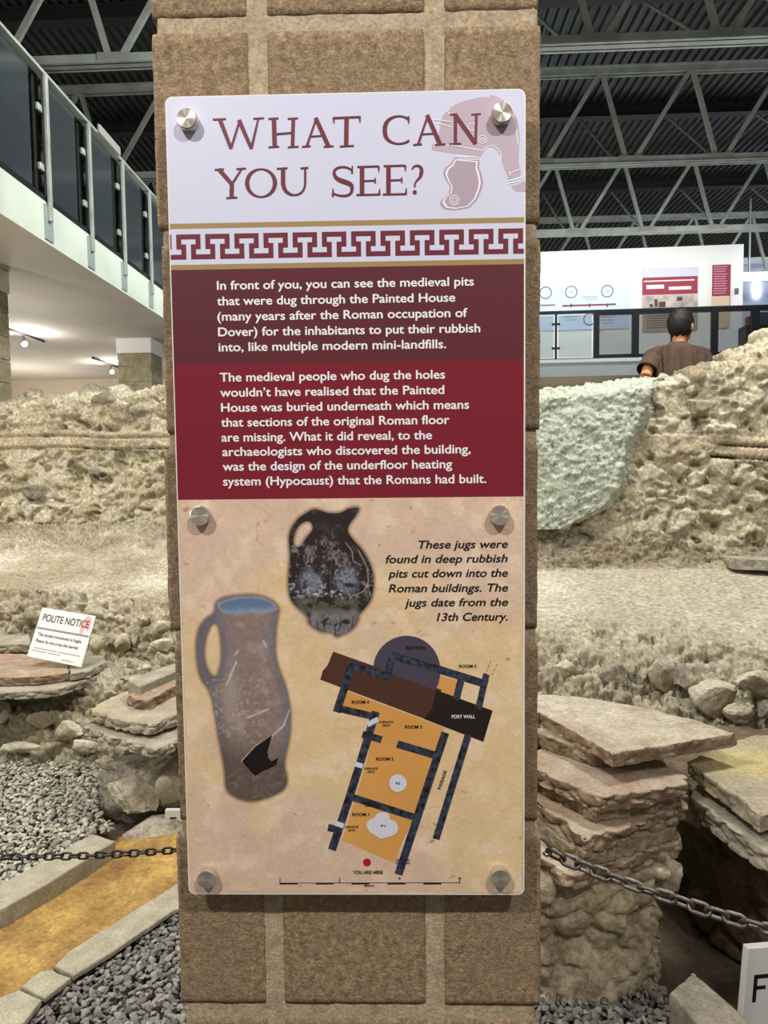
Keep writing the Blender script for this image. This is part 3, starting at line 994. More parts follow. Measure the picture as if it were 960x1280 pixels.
def stroke(mb, pts, w0, layer, mi=0, w1=None, closed=False):
    """pen stroke through pixel points, width w0..w1 px"""
    _CNT[0] += 1
    q = [np.array(a, float) for a in pts]
    N = len(q); L = []; R_ = []
    for i in range(N):
        if closed: d = q[(i+1) % N]-q[i-1]
        else: d = q[min(i+1, N-1)]-q[max(i-1, 0)]
        d = d/max(np.linalg.norm(d), 1e-9); nn = np.array([-d[1], d[0]])
        ww = w0 if w1 is None else w0+(w1-w0)*i/(N-1)
        if callable(w0): ww = w0(i/(N-1), d)
        L.append(q[i]+nn*ww/2); R_.append(q[i]-nn*ww/2)
    v = [pp(a[0], a[1], layer) for a in L]+[pp(a[0], a[1], layer) for a in R_]
    ff = []
    for i in range(N if closed else N-1):
        j = (i+1) % N
        ff.append((i, j, N+j, N+i))
    mb.add(v, ff, mi)
def circ(cx, cy, rx, ry=None, n=28, a0=0, a1=360):
    ry = ry or rx
    return [(cx+rx*math.cos(math.radians(a0+(a1-a0)*k/n)), cy+ry*math.sin(math.radians(a0+(a1-a0)*k/n))) for k in range(n+(0 if a1-a0 == 360 else 1))]
for (cx, cy, r_) in ((500, 512, 33), (500, 512, 14), (260, 1030, 40), (260, 1030, 20), (410, 405, 32)):
    stroke(mb, [Z5(*a) for a in circ(cx, cy, r_)], 0.9, 5, 1, closed=True)
for ln in ([(85, 342), (160, 350), (240, 362)], [(120, 372), (180, 392), (240, 408)], [(200, 556), (350, 580), (500, 605), (540, 575), (590, 562), (630, 590), (660, 635), (655, 690), (680, 770), (715, 850)],
           [(725, 800), (830, 765)], [(735, 825), (740, 800)], [(715, 868), (790, 852), (845, 830)], [(720, 890), (800, 872), (850, 842)], [(690, 180), (750, 290), (790, 400), (806, 560)], [(640, 195), (760, 265)], [(195, 268), (215, 290), (245, 292)], [(270, 660), (470, 662)], [(290, 680), (450, 682)]):
    stroke(mb, [Z5(*a) for a in ln], 1.1, 5, 1)
mb.build('cheek_guard_emblem', [M_MAUVE2, M_INKW], panel)

# heading in drawn serif capitals
HB = MB()
TH, TN, SF = 5.4, 2.2, 2.0
def seg(a, b, w, w1=None): stroke(HB, [a, b], w, 6, 0, w1)
def serif(x, y, l, r): stroke(HB, [(x-l, y+0.5), (x, y), (x+r, y-0.4)], SF, 6)
def bez(p0, p1, p2, p3, n=14):
    o_ = []
    for k in range(n+1):
        t = k/n
        o_.append(tuple(np.array(p0)*(1-t)**3+np.array(p1)*3*t*(1-t)**2+np.array(p2)*3*t*t*(1-t)+np.array(p3)*t**3))
    return o_
def gW(x0, x1, t, b):
    w_ = x1-x0
    xs_ = [x0+w_*q for q in (0.14, 0.36, 0.55, 0.76, 0.90)]
    seg((xs_[0], t), (xs_[1], b), 5.2, 4.2); seg((xs_[1], b), (xs_[2]-1, t+1), 3.0, 2.6); seg((xs_[2]-2, t+1), (xs_[3], b), 5.2, 4.2); seg((xs_[3], b), (xs_[4], t-1), 3.4, 2.2)
    serif(xs_[0], t, w_*0.14, w_*0.12); serif(xs_[4], t-1, w_*0.1, w_*0.11)
def gH(x0, x1, t, b):
    w_ = x1-x0; a = x0+w_*0.22; c = x0+w_*0.85
    seg((a, t), (a+1, b), TH); seg((c, t), (c-1, b), TH*0.8); m_ = (t+b)/2+1; seg((a, m_+1), (c, m_-1), TN)
    for xx in (a, c): serif(xx, t, w_*0.18, w_*0.15); serif(xx, b, w_*0.18, w_*0.17)
def gA(x0, x1, t, b):
    w_ = x1-x0; ap = x0+w_*0.46
    seg((ap, t), (x0+w_*0.16, b), 2.4, 3.0); seg((ap-1, t), (x1-w_*0.17, b), 5.2, 5.6)
    m_ = b-(b-t)*0.36; seg((x0+w_*0.28, m_+0.5), (x1-w_*0.3, m_-0.6), 1.9)
    serif(x0+w_*0.14, b, w_*0.13, w_*0.14); serif(x1-w_*0.16, b, w_*0.16, w_*0.15)
def gT(x0, x1, t, b):
    w_ = x1-x0; c = (x0+x1)/2
    seg((c, t), (c-0.5, b), TH); seg((x0+1, t+1), (x1, t-0.5), 2.4)
    seg((x0+1.5, t), (x0+2, t+8), 3.0, 1.0); seg((x1-1.5, t-1), (x1-1, t+7), 3.0, 1.0); serif(c, b, w_*0.24, w_*0.26)
def gC(x0, x1, t, b):
    w_ = x1-x0; hh = b-t
    pts = bez((x1-1, t+hh*0.17), (x1-w_*0.25, t-hh*0.1), (x0+w_*0.02, t+hh*0.0), (x0+2, t+hh*0.5))+bez((x0+2, t+hh*0.5), (x0+w_*0.02, t+hh*0.98), (x1-w_*0.3, b+hh*0.06), (x1-1, b-hh*0.16))[1:]
    stroke(HB, pts, lambda u, d: 2.0+3.4*abs(d[1])**1.5*(1 if 0.15 < u < 0.85 else 0.4), 6)
    seg((x1-2, t+1), (x1-1.6, t+hh*0.28), 2.6, 1.2)
def gN(x0, x1, t, b):
    w_ = x1-x0; a = x0+w_*0.23; c = x1-w_*0.14
    seg((a, t), (a, b), 4.0); seg((a-1, t), (c, b), 5.4); seg((c+1, t), (c, b), 3.2)
    serif(a, t, w_*0.17, w_*0.05); serif(c+1, t, w_*0.16, w_*0.14); serif(a, b, w_*0.2, w_*0.18)
def gY(x0, x1, t, b):
    w_ = x1-x0; c = x0+w_*0.55; m_ = t+(b-t)*0.5
    seg((x0+w_*0.14, t), (c, m_+1), 5.4, 4.8); seg((x1-w_*0.14, t-0.5), (c, m_+1), 2.0, 3.0); seg((c, m_), (c-0.5, b), 5.2)
    serif(x0+w_*0.15, t+0.5, w_*0.14, w_*0.15); serif(x1-w_*0.15, t-0.5, w_*0.16, w_*0.14); serif(c, b, w_*0.18, w_*0.17)
def gO(x0, x1, t, b):
    c = ((x0+x1)/2, (t+b)/2)
    stroke(HB, circ(c[0], c[1], (x1-x0)/2-2, (b-t)/2-1, 40), lambda u, d: 1.8+3.4*abs(d[1])**1.6, 6, closed=True)
def gU(x0, x1, t, b):
    w_ = x1-x0; hh = b-t; a = x0+w_*0.2; c = x1-w_*0.1
    pts = [(a, t)]+bez((a, t+hh*0.5), (a, b+hh*0.04), (c, b+hh*0.1), (c, t+hh*0.5))+[(c, t)]
    stroke(HB, pts, lambda u, d: 2.0+(3.2 if u < 0.45 else 0.6)*abs(d[1]), 6)
    serif(a, t, w_*0.2, w_*0.14); serif(c, t-0.5, w_*0.15, w_*0.1)
def gS(x0, x1, t, b):
    w_ = x1-x0; hh = b-t
    pts = bez((x1-2, t+hh*0.14), (x1-w_*0.4, t-hh*0.1), (x0-w_*0.05, t+hh*0.02), (x0+w_*0.12, t+hh*0.30))+bez((x0+w_*0.12, t+hh*0.30), (x0+w_*0.25, t+hh*0.55), (x1-w_*0.02, t+hh*0.5), (x1-2.5, t+hh*0.74))[1:]+bez((x1-2.5, t+hh*0.74), (x1-w_*0.05, b+hh*0.08), (x0+w_*0.3, b+hh*0.03), (x0+1, b-hh*0.1))[1:]
    stroke(HB, pts, lambda u, d: 2.2+3.4*math.exp(-((u-0.5)/0.22)**2), 6)
    seg((x1-2, t-1), (x1-2.4, t+hh*0.24), 1.4, 2.2); seg((x0+1, b+1), (x0+1.4, b-hh*0.26), 2.6, 1.2)
def gE(x0, x1, t, b):
    w_ = x1-x0; a = x0+w_*0.24
    seg((a, t), (a, b), TH); seg((x0+1, t+0.5), (x1-1.5, t-0.3), 2.2); seg((x0, b), (x1, b-0.6), 2.2); m_ = (t+b)/2; seg((a, m_+0.4), (x1-w_*0.2, m_-0.2), 2.0)
    seg((x1-1.6, t-0.5), (x1-1.2, t+7), 2.8, 1.0); seg((x1-0.8, b), (x1-0.2, b-8), 3.0, 1.0); seg((x1-w_*0.2, m_-3.4), (x1-w_*0.2, m_+3.4), 1.8)
def gQ(x0, x1, t, b):
    w_ = x1-x0; hh = b-t
    pts = bez((x0+1, t+hh*0.14), (x0+w_*0.3, t-hh*0.09), (x1+w_*0.1, t+hh*0.0), (x1-2.2, t+hh*0.3))+bez((x1-2.2, t+hh*0.3), (x1-w_*0.2, t+hh*0.5), (x0+w_*0.25, t+hh*0.5), (x0+w_*0.3, t+hh*0.76))[1:]
    stroke(HB, pts, lambda u, d: 2.0+2.6*math.exp(-((u-0.45)/0.2)**2), 6)
    poly(HB, circ(x0+w_*0.3, b-2.4, 2.6, 2.6, 14), 6)
for g_, a in ((gW, (266, 329.5, 149.2, 185.8)), (gH, (334, 372.5, 148.3, 183.8)), (gA, (377, 417.5, 147.5, 183.2)), (gT, (415.5, 451, 146.8, 182.8)), (gC, (479, 512.5, 144.5, 181.5)), (gA, (516, 557, 144, 180.8)), (gN, (560, 600, 143, 180)),
              (gY, (268, 308, 211.5, 247.3)), (gO, (307, 345.8, 210.5, 247.2)), (gU, (346, 385.5, 210.6, 246.5)), (gS, (415, 442.5, 208.4, 245)), (gE, (445.5, 474.8, 208.3, 243.8)), (gE, (478.5, 508, 207.3, 243.2)), (gQ, (514, 528.5, 206.8, 242.8))):
    g_(*a)
HB.build('heading_lettering', M_RED, panel)

# running text
def text_mesh(s, shear=0.0, bold=0.0, space=1.0):
    c = bpy.data.curves.new('t', 'FONT')
    c.body = s
    c.size = 1.0
    c.shear = shear
    c.offset = bold
    c.resolution_u = 4
    c.space_character = space
    o = bpy.data.objects.new('t', c)
    COL.objects.link(o)
    dg = bpy.context.evaluated_depsgraph_get()
    dg.update()
    me = bpy.data.meshes.new_from_object(o.evaluated_get(dg))
    v = np.array([q.co[:2] for q in me.vertices]); f_ = [tuple(p.vertices) for p in me.polygons]
    bpy.data.objects.remove(o); bpy.data.curves.remove(c); bpy.data.meshes.remove(me)
    return v, f_
_capm = text_mesh('H')[0]
CAPH = _capm[:, 1].max()-_capm[:, 1].min()
def line(mb, s, xl, xr, yb, cap, layer=3, shear=0.0, bold=0.012, mi=0):
    v, f_ = text_mesh(s, shear, bold)
    a = P(xl, yb, YP); b = P(xr, yb, YP)
    sx = (b[0]-a[0])/(v[:, 0].max()-v[:, 0].min())
    sz = (np.linalg.norm(P(xl, yb-cap, YP)-a))/CAPH
    X = a[0]+(v[:, 0]-v[:, 0].min())*sx
    Z = a[2]+v[:, 1]*sz
    Y = np.full(len(v), YP-LAY*layer)
    # keep faces toward the viewer
    ff = []
    for q in f_:
        i, j, k = q[:3]
        s_ = (X[j]-X[i])*(Z[k]-Z[i])-(Z[j]-Z[i])*(X[k]-X[i])
        ff.append(q if s_ > 0 else q[::-1])
    mb.add(np.stack([X, Y, Z], 1), ff, mi)
mb = MB()
for a in (("In front of you, you can see the medieval pits", 271.7, 592, 362.2), ("that were dug through the Painted House", 271.7, 568.8, 381.7), ("(many years after the Roman occupation of", 272.2, 584, 401),
          ("Dover) for the inhabitants to put their rubbish", 273.2, 600, 420.3), ("into, like multiple modern mini-landfills.", 273.7, 557.5, 439.3)):
    for k_, (dx_, dy_) in enumerate(((-0.33, 0), (0.33, 0), (0, -0.25), (0, 0.25))):
        line(mb, a[0], a[1]+dx_, a[2]+dx_, a[3]+dy_, 10.6, layer=3+k_*0.2, bold=0.0)
mb.build('upper_paragraph', M_INKW, panel)
mb = MB()
for a in (("The medieval people who dug the holes", 275.3, 556, 477), ("wouldn\u2019t have realised that the Painted", 275.8, 555, 496), ("House was buried underneath which means", 276.8, 586, 514.8),
          ("that sections of the original Roman floor", 276.8, 561.6, 533.3), ("are missing. What it did reveal, to the", 277.3, 539.7, 552), ("archaeologists who discovered the building,", 278.3, 588, 570),
          ("was the design of the underfloor heating", 278.8, 565, 588.3), ("system (Hypocaust) that the Romans had built.", 279.3, 607.5, 607)):
    for k_, (dx_, dy_) in enumerate(((-0.33, 0), (0.33, 0), (0, -0.25), (0, 0.25))):
        line(mb, a[0], a[1]+dx_, a[2]+dx_, a[3]+dy_, 10.6, layer=3+k_*0.2, bold=0.0)
mb.build('lower_paragraph', M_INKW, panel)
mb = MB()
for a in (("These jugs were", 523.5, 634.6, 685.6), ("found in deep rubbish", 482.3, 634.3, 703.8), ("pits cut down into the", 485.6, 634.6, 721.8), ("Roman buildings. The", 486, 634.8, 740.2),
          ("jugs date from the", 505.8, 634.8, 758), ("13th Century.", 546, 634.2, 776)):
    for k_, (dx_, dy_) in enumerate(((-0.36, 0), (0.36, 0), (0, -0.25), (0, 0.25))):
        line(mb, a[0], a[1]+dx_, a[2]+dx_, a[3]+dy_, 9.8, layer=4+k_*0.2, shear=0.22, bold=0.0)
mb.build('jug_caption', M_INKB, panel)

# printed photographs of the two jugs
def jug_mat(name, c1, c2, c3, sc, s3):
    return mat(name, c1, 0.45, c2=c2, scale=sc, c3=c3, scale3=s3, detail=10)
def ZA(x, y): return (340+x/6.4, 620+y/6.4)
def ZBj(x, y): return (220+x/2.512, 620+y/2.51)
def smooth_poly(pts, it=2):
    for _ in range(it):
        q = []
        for i in range(len(pts)):
            a = np.array(pts[i], float); b = np.array(pts[(i+1) % len(pts)], float)
            q += [tuple(a*0.75+b*0.25), tuple(a*0.25+b*0.75)]
        pts = q
    return pts
def grow(pts, k):
    c = np.mean(np.array(pts, float), 0)
    return [tuple(np.array(a)+(np.array(a)-c)/np.linalg.norm(np.array(a)-c)*k) for a in pts]
jugA = [(320, 108), (350, 104), (400, 120), (440, 135), (520, 140), (578, 122), (605, 100), (688, 90), (697, 108), (662, 170), (612, 230), (603, 285), (640, 340), (722, 430), (782, 530), (814, 640), (812, 740), (792, 830), (742, 900), (692, 950), (688, 1000), (652, 1060), (580, 1102), (510, 1130), (485, 1085), (400, 1088), (330, 1050), (288, 1010), (285, 960), (200, 890), (148, 830), (130, 730), (134, 600), (148, 480), (138, 400), (135, 320), (158, 250), (205, 180), (268, 140)]
holeA = [(290, 200), (318, 215), (328, 250), (318, 285), (268, 340), (232, 405), (195, 412), (170, 385), (175, 310), (210, 240), (255, 207)]
def photo_print(name, outline_, holes, to_px, colour, step, halo, parent):
    """a cut-out photograph printed on the board, tone by tone, with its soft rim"""
    o_ = np.array(smooth_poly(outline_), float)
    hs = [np.array(smooth_poly(h_), float) for h_ in holes]
    lo = o_.min(0)-halo; hi = o_.max(0)+halo
    nx = int((hi[0]-lo[0])/step)+1; ny = int((hi[1]-lo[1])/step)+1
    gx, gy = np.meshgrid(lo[0]+np.arange(nx)*step, lo[1]+np.arange(ny)*step)
    q = np.stack([gx.ravel(), gy.ravel()], 1)
    def inside_(pl):
        r = np.zeros(len(q), bool)
        for k in range(len(pl)):
            a = pl[k]; b = pl[(k+1) % len(pl)]
            if a[1] == b[1]: continue
            r ^= ((a[1] > q[:, 1]) != (b[1] > q[:, 1])) & (q[:, 0] < (b[0]-a[0])*(q[:, 1]-a[1])/(b[1]-a[1])+a[0])
        return r
    def dist_(pl):
        d = np.full(len(q), 1e9)
        for k in range(len(pl)):
            a = pl[k]; b = pl[(k+1) % len(pl)]; ab = b-a
            t = np.clip(((q-a)@ab)/max(ab@ab, 1e-9), 0, 1)
            d = np.minimum(d, np.linalg.norm(q-a-t[:, None]*ab, axis=1))
        return d
    ins = inside_(o_); dd = dist_(o_)
    for h_ in hs:
        ih = inside_(h_); ins &= ~ih; dd = np.minimum(dd, dist_(h_))
    sd = np.where(ins, dd, -dd)
    c = colour(q[:, 0], q[:, 1], sd)
    al = sstep(-step*0.6, step*0.6, sd)
    hal = 0.55*np.exp(-(np.maximum(-sd, 0)/(halo*0.42))**2)*(sd < 0)
    hc = np.array(lin((134, 108, 84)))
    col = np.where((al > 0.5)[:, None], c, hc)
    A = np.maximum(al, hal)
    keep = (sd > -halo).reshape(ny, nx)
    W_ = [to_px(a, b) for a, b in q[:1]]
    # projective mapping of the whole grid
    px_, py_ = to_px(q[:, 0], q[:, 1])
    d_ = FW[None]+RT[None]*((px_-480)/F)[:, None]+UP[None]*((640-py_)/F)[:, None]
    w_ = CAM[None]+d_*(YP/d_[:, 1])[:, None]
    w_[:, 1] = YP-LAY*3
    idx = -np.ones(nx*ny, int); kk = keep.ravel(); idx[kk] = np.arange(kk.sum())
    I = idx.reshape(ny, nx)
    f = np.stack([I[1:, :-1], I[1:, 1:], I[:-1, 1:], I[:-1, :-1]], -1).reshape(-1, 4)
    f = f[(f >= 0).all(1)]
    me = bpy.data.meshes.new(name)
    me.from_pydata(w_[kk].tolist(), [], f.tolist())
    a = me.attributes.new('Col', 'FLOAT_COLOR', 'POINT')
    a.data.foreach_set('color', np.concatenate([np.clip(col, 0, 1), A[:, None]], 1)[kk].astype(np.float32).ravel())
    me.update()
    return link(name, me, print_mat('printed_photograph'), parent)
def L3(*c): return np.array(lin(c))
def mixc(a, b, t): return a*(1-t[:, None])+b*t[:, None]
def near(x, y, pts):
    d = np.full(len(x), 1e9); q = np.stack([x, y], 1)
    for a, b in zip(pts[:-1], pts[1:]):
        a = np.array(a, float); b = np.array(b, float); ab = b-a
        t = np.clip(((q-a)@ab)/(ab@ab), 0, 1)
        d = np.minimum(d, np.linalg.norm(q-a-t[:, None]*ab, axis=1))
    return d
def in_poly(x, y, pl):
    r = np.zeros(len(x), bool)
    for k in range(len(pl)):
        a = pl[k]; b = pl[(k+1) % len(pl)]
        if a[1] == b[1]: continue
        r ^= ((a[1] > y) != (b[1] > y)) & (x < (b[0]-a[0])*(y-a[1])/(b[1]-a[1])+a[0])
    return r
def col_a(x, y, sd):
    p = np.stack([x, y, 0*x], 1)
    n1 = fbm(p/60, 4, 201); n2 = fbm(p/16, 4, 202); n3 = fbm(p/6, 3, 203)
    n0 = fbm(p/110, 3, 204)
    c = np.ones((len(x), 1))*L3(46, 36, 34)
    c = mixc(c, L3(78, 68, 64), sstep(0.0, 0.5, n1)*0.7)
    belly = sstep(480, 640, y+50*n0)*sstep(900, 800, y+40*n0)
    lobes = np.maximum(sstep(125, 40, np.hypot(x-310, (y-690)*0.8)+40*n1), sstep(120, 40, np.hypot(x-600, (y-680)*0.8)+50*n1))
    c = mixc(c, L3(132, 136, 150), np.clip(lobes*0.95*sstep(-0.7, 0.1, n1+0.3*n2), 0, 1))
    c = mixc(c, L3(166, 168, 174), sstep(0.05, 0.7, n1*0.7+n2*0.7)*belly*0.8)
    mot = sstep(300, 380, y)*sstep(660, 540, y)*sstep(-0.05, 0.55, n2*0.6+0.7*n1)*sstep(660, 540, x)
    c = mixc(c, L3(140, 134, 130), mot*0.65)
    c = mixc(c, L3(190, 188, 184), sstep(26, 6, np.abs(y-770-10*n1))*sstep(0.0, 0.3, n2+0.3*n3)*sstep(600, 520, x)*sstep(200, 260, x)*0.8)
    c = mixc(c, L3(92, 90, 70), sstep(790, 840, y)*sstep(950, 900, y)*sstep(-0.2, 0.3, n1+0.4*n2)*0.75)
    c = mixc(c, L3(136, 134, 134), sstep(880, 960, y)*0.8*sstep(-0.6, 0.1, n1+0.3*n2))
    c = c*(1+0.22*n2+0.10*n3)[:, None]
    c = mixc(c, L3(120, 106, 92), sstep(5, 2, near(x, y, [(480, 260), (488, 420), (470, 620), (470, 760)]))*0.45)
    c = mixc(c, L3(48, 40, 38), sstep(12, 4, near(x, y, [(440, 520), (452, 640), (440, 760)]))*0.5)
    for ln in ([(590, 375), (640, 440), (650, 520), (710, 555)], [(690, 430), (760, 570), (772, 680), (735, 760)], [(640, 800), (740, 760)]):
        c = mixc(c, L3(170, 152, 136), sstep(7, 2, near(x, y, ln)+3*n2)*0.75)
    for ln in ([(300, 960), (310, 1040)], [(360, 1000), (372, 1060)], [(410, 1010), (420, 1080)], [(500, 1030), (510, 1120)], [(560, 1000), (530, 1080)], [(650, 970), (640, 1050)]):
        c = mixc(c, L3(52, 46, 46), sstep(9, 3, near(x, y, ln))*0.8)
    edge = sstep(40, 0, sd)
    c = c*(1-0.35*edge*(x > 600)*(y > 300))[:, None]
    return c

# the plaster texture printed over the lower field
def plaster_print():
    x0_, x1_ = px0+0.003, px1-0.003
    z0_, z1_ = zb+0.004, z_m-0.0004
    st = 0.00095
    nx = int((x1_-x0_)/st); ny = int((z1_-z0_)/st)
    gx, gz = np.meshgrid(np.linspace(x0_, x1_, nx), np.linspace(z0_, z1_, ny))
    p = np.stack([gx.ravel(), 0*gx.ravel(), gz.ravel()], 1)
    v = (p[:, 2]-z0_)/(z1_-z0_)
    n1 = fbm(p*9, 4, 301); n2 = fbm(p*45, 4, 302); n3 = fbm(p*np.array([260, 1, 420]), 3, 303)
    warm = L3(236, 206, 158); pink = L3(228, 198, 172); pale = L3(240, 216, 188)
    c = mixc(np.ones((len(p), 1))*pink, warm, sstep(-0.35, 0.35, n1+0.9*np.sin(np.pi*np.clip(v*1.15, 0, 1))-0.45))
    c = mixc(c, pale, sstep(0.1, 0.5, n2)*0.55)
    f1, f2, cid = voro(p*np.array([70, 1, 110])+n2[:, None]*0.9, 305)
    pits = sstep(0.86, 0.93, cid)*sstep(0.34, 0.12, f1)*sstep(-0.2, 0.25, fbm(p*14, 3, 309))
    c = mixc(c, L3(168, 128, 92), pits*0.75)
    fl = sstep(0.10, 0.04, cid)*sstep(0.3, 0.1, f1)
    c = mixc(c, L3(248, 226, 200), fl*0.7)
    cr = sstep(0.035, 0.01, np.abs(fbm(p*np.array([16, 1, 34]), 4, 307)))*sstep(0.15, 0.45, fbm(p*6, 3, 308))
    c = mixc(c, L3(176, 138, 104), cr*0.55)
    c = c*(1+0.10*n3+0.08*n2)[:, None]
    w_ = p.copy(); w_[:, 1] = YP-LAY*1.5
    me = bpy.data.meshes.new('plaster_texture')
    I = np.arange(nx*ny).reshape(ny, nx)
    f = np.stack([I[:-1, :-1], I[:-1, 1:], I[1:, 1:], I[1:, :-1]], -1).reshape(-1, 4)
    me.from_pydata(w_.tolist(), [], f.tolist())
    a = me.attributes.new('Col', 'FLOAT_COLOR', 'POINT')
    a.data.foreach_set('color', np.concatenate([np.clip(c, 0, 1), np.ones((len(c), 1))], 1).astype(np.float32).ravel())
    me.update()
    link('plaster_texture', me, print_mat('printed_photograph'), plaster_field)
plaster_print()
photo_print('black_jug_picture', jugA, [holeA], ZA, col_a, 4.0, 42, panel)
jugB = [(128, 325), (190, 311), (270, 311), (327, 345), (316, 385), (308, 480), (320, 540), (346, 600), (360, 680), (356, 760), (336, 840), (351, 890), (340, 922), (290, 946), (230, 960), (180, 942), (156, 920), (155, 860), (135, 760), (125, 690), (110, 612), (74, 570), (63, 480), (69, 420), (93, 385), (122, 370)]
holeB = [(105, 405), (130, 395), (141, 430), (146, 520), (126, 577), (95, 545), (84, 480)]
rimB = [(134, 340), (190, 321), (270, 320), (320, 350), (300, 358), (270, 366), (230, 362), (190, 370), (146, 358)]
brk = [(207, 832), (250, 785), (302, 750), (288, 800), (290, 822), (300, 832), (322, 820), (315, 845), (270, 865), (250, 878), (238, 868)]
def col_b(x, y, sd):
    p = np.stack([x, y, 0*x], 1)
    n1 = fbm(p/40, 4, 211); n2 = fbm(p/9, 4, 212); n3 = fbm(p/3.5, 3, 213)
    c = np.ones((len(x), 1))*L3(148, 128, 118)
    c = mixc(c, L3(166, 146, 136), sstep(0.0, 0.5, n1))
    edge = sstep(38, 4, sd)
    c = mixc(c, L3(120, 116, 126), edge*0.85)
    c = mixc(c, L3(112, 108, 118), sstep(160, 110, x)*sstep(620, 560, y)*0.8)
    c = mixc(c, L3(96, 82, 72), sstep(700, 860, y+20*n1-0.25*(x-200))*0.85)
    c = mixc(c, L3(120, 106, 92), sstep(0.15, 0.4, n2)*sstep(800, 860, y)*0.7)
    c = c*(1+0.16*n2+0.10*n3)[:, None]
    c = mixc(c, L3(190, 178, 164), sstep(0.30, 0.5, n2+0.6*n3)*sstep(540, 600, y)*sstep(800, 720, y)*0.6*sstep(330, 240, x))
    c = mixc(c, L3(184, 170, 156), sstep(36, 10, np.abs(x-172)+0.25*np.abs(y-625)+30*n2)*0.5)
    for ln in ([(356, 672), (338, 720), (300, 755), (250, 785), (207, 832)], [(190, 520), (160, 590)], [(225, 695), (290, 668)], [(184, 500), (195, 486)], [(275, 455), (283, 472)]):
        c = mixc(c, L3(206, 196, 184), sstep(4.5, 1.2, near(x, y, ln)+2*n2)*0.8)
    lip = sstep(9, 3, near(x, y, rimB+[rimB[0]]))
    c = mixc(c, L3(150, 148, 156), lip)
    ir = in_poly(x, y, smooth_poly(rimB))
    rc = mixc(np.ones((len(x), 1))*L3(104, 126, 156), L3(140, 160, 186), sstep(340, 364, y+10*n1))
    c = np.where(ir[:, None], rc*(1+0.1*n2)[:, None], c)
    c = np.where(in_poly(x, y, brk)[:, None], L3(24, 20, 20), c)
    return c
photo_print('grey_jug_picture', jugB, [holeB], ZBj, col_b, 1.5, 16, panel)

# printed plan of the excavation
def ZM(x, y): return (380+x/3.4286, 770+y/3.4286)
def mp(mb, pts, layer, mi): poly(mb, [ZM(*a) for a in pts], layer, mi)
def ms(mb, pts, wd, layer, mi):
    """wall drawn with square mitred corners"""
    for a, b in zip(pts[:-1], pts[1:]):
        a = np.array(a, float); b = np.array(b, float); d = (b-a)/np.linalg.norm(b-a); nn = np.array([-d[1], d[0]])*wd/2; e = d*wd/2
        mp(mb, [tuple(a-e+nn), tuple(a-e-nn), tuple(b+e-nn), tuple(b+e+nn)], layer, mi)
M_PLO = mat('plan_orange', (232, 172, 92), 0.45, c2=(222, 160, 82), scale=10)
M_PLD = mat('plan_dark_wall', (20, 20, 25), 0.45, c2=(72, 80, 98), scale=150)
M_PLB = mat('plan_brown', (84, 52, 40), 0.45)
M_PLK = mat('plan_black_brown', (38, 27, 24), 0.45)
M_PLV = mat('plan_violet', (78, 70, 84), 0.45)
M_PLL = mat('plan_lilac_white', (226, 224, 236), 0.45)
M_PLR = mat('plan_red_dot', (190, 24, 44), 0.45)
mb = MB()
mp(mb, [(188, 322), (600, 478), (540, 640), (465, 870), (385, 1058), (165, 960), (265, 640), (310, 430), (165, 388)], 2, 0)
mp(mb, [(585, 255), (655, 278), (640, 345), (568, 312)], 2, 0)
mp(mb, [(125, 152), (590, 316), (552, 400), (516, 440), (70, 272), (80, 235), (100, 212), (110, 190)], 3, 2)
mp(mb, [(566, 316), (808, 405), (768, 538), (514, 440), (548, 395)], 4, 3)
bas = circ(440, 227, 143, 143, 24, 180, 360)
mp(mb, [(297, 215)]+bas[1:]+[(584, 250), (576, 290), (562, 318), (380, 250)], 4, 4)
for pts, wd in (([(145, 395), (205, 210), (355, 260), (382, 170), (590, 232), (770, 288)], 33), ([(778, 262), (750, 385)], 28), ([(670, 285), (655, 345)], 30),
                ([(150, 395), (300, 430)], 30), ([(303, 425), (262, 560), (190, 790), (125, 985)], 34), ([(265, 510), (318, 525)], 30), ([(118, 908), (150, 915)], 30),
                ([(205, 775), (470, 860)], 30), ([(600, 515), (410, 1090)], 34), ([(415, 552), (560, 595)], 32), ([(700, 520), (570, 940)], 30)):
    ms(mb, pts, wd, 5, 1)
mp(mb, [(765, 300), (790, 268), (778, 240), (768, 270)], 6, 1)
for a, b in (((272, 465), (318, 440)), ((216, 632), (252, 642)), ((134, 886), (170, 898))):
    stroke(mb, [ZM(*a), ZM(*b)], 6.2, 7, 5)
mp(mb, smooth_poly([(362, 715), (375, 685), (405, 675), (432, 690), (443, 716), (432, 742), (402, 756), (375, 745)], 1), 6, 5)
mp(mb, smooth_poly([(265, 895), (275, 875), (300, 865), (315, 842), (350, 838), (368, 852), (365, 870), (395, 880), (405, 905), (395, 935), (360, 945), (330, 956), (305, 938), (280, 925)], 1), 6, 5)
mp(mb, circ(270, 1055, 17, 17, 20), 4, 6)
# dashed scale bar
stroke(mb, [(349.5, 1103.5), (575, 1103)], 0.7, 4, 7)
for k in range(10):
    if k % 2 == 0: stroke(mb, [(350+22.4*k, 1104.3), (350+22.4*(k+1), 1104.1)], 1.6, 5, 7)
for xx in (350, 424.5, 574.5): stroke(mb, [(xx, 1097), (xx, 1104)], 0.8, 5, 7)
for xx in (499.5, 574.5): mp(mb, circ((xx-380)*3.4286, (1097.5-770)*3.4286, 5, 4, 8), 5, 7)
for a, b in (((800, 190), (780, 245)), ((828, 205), (800, 262))):
    for k in range(3):
        p = np.array(a)+(np.array(b)-np.array(a))*k/3; q = np.array(a)+(np.array(b)-np.array(a))*(k+0.6)/3
        stroke(mb, [ZM(*p), ZM(*q)], 0.5, 4, 7)
mb.build('site_plan', [M_PLO, M_PLD, M_PLB, M_PLK, M_PLV, M_PLL, M_PLR, M_INKB], panel)
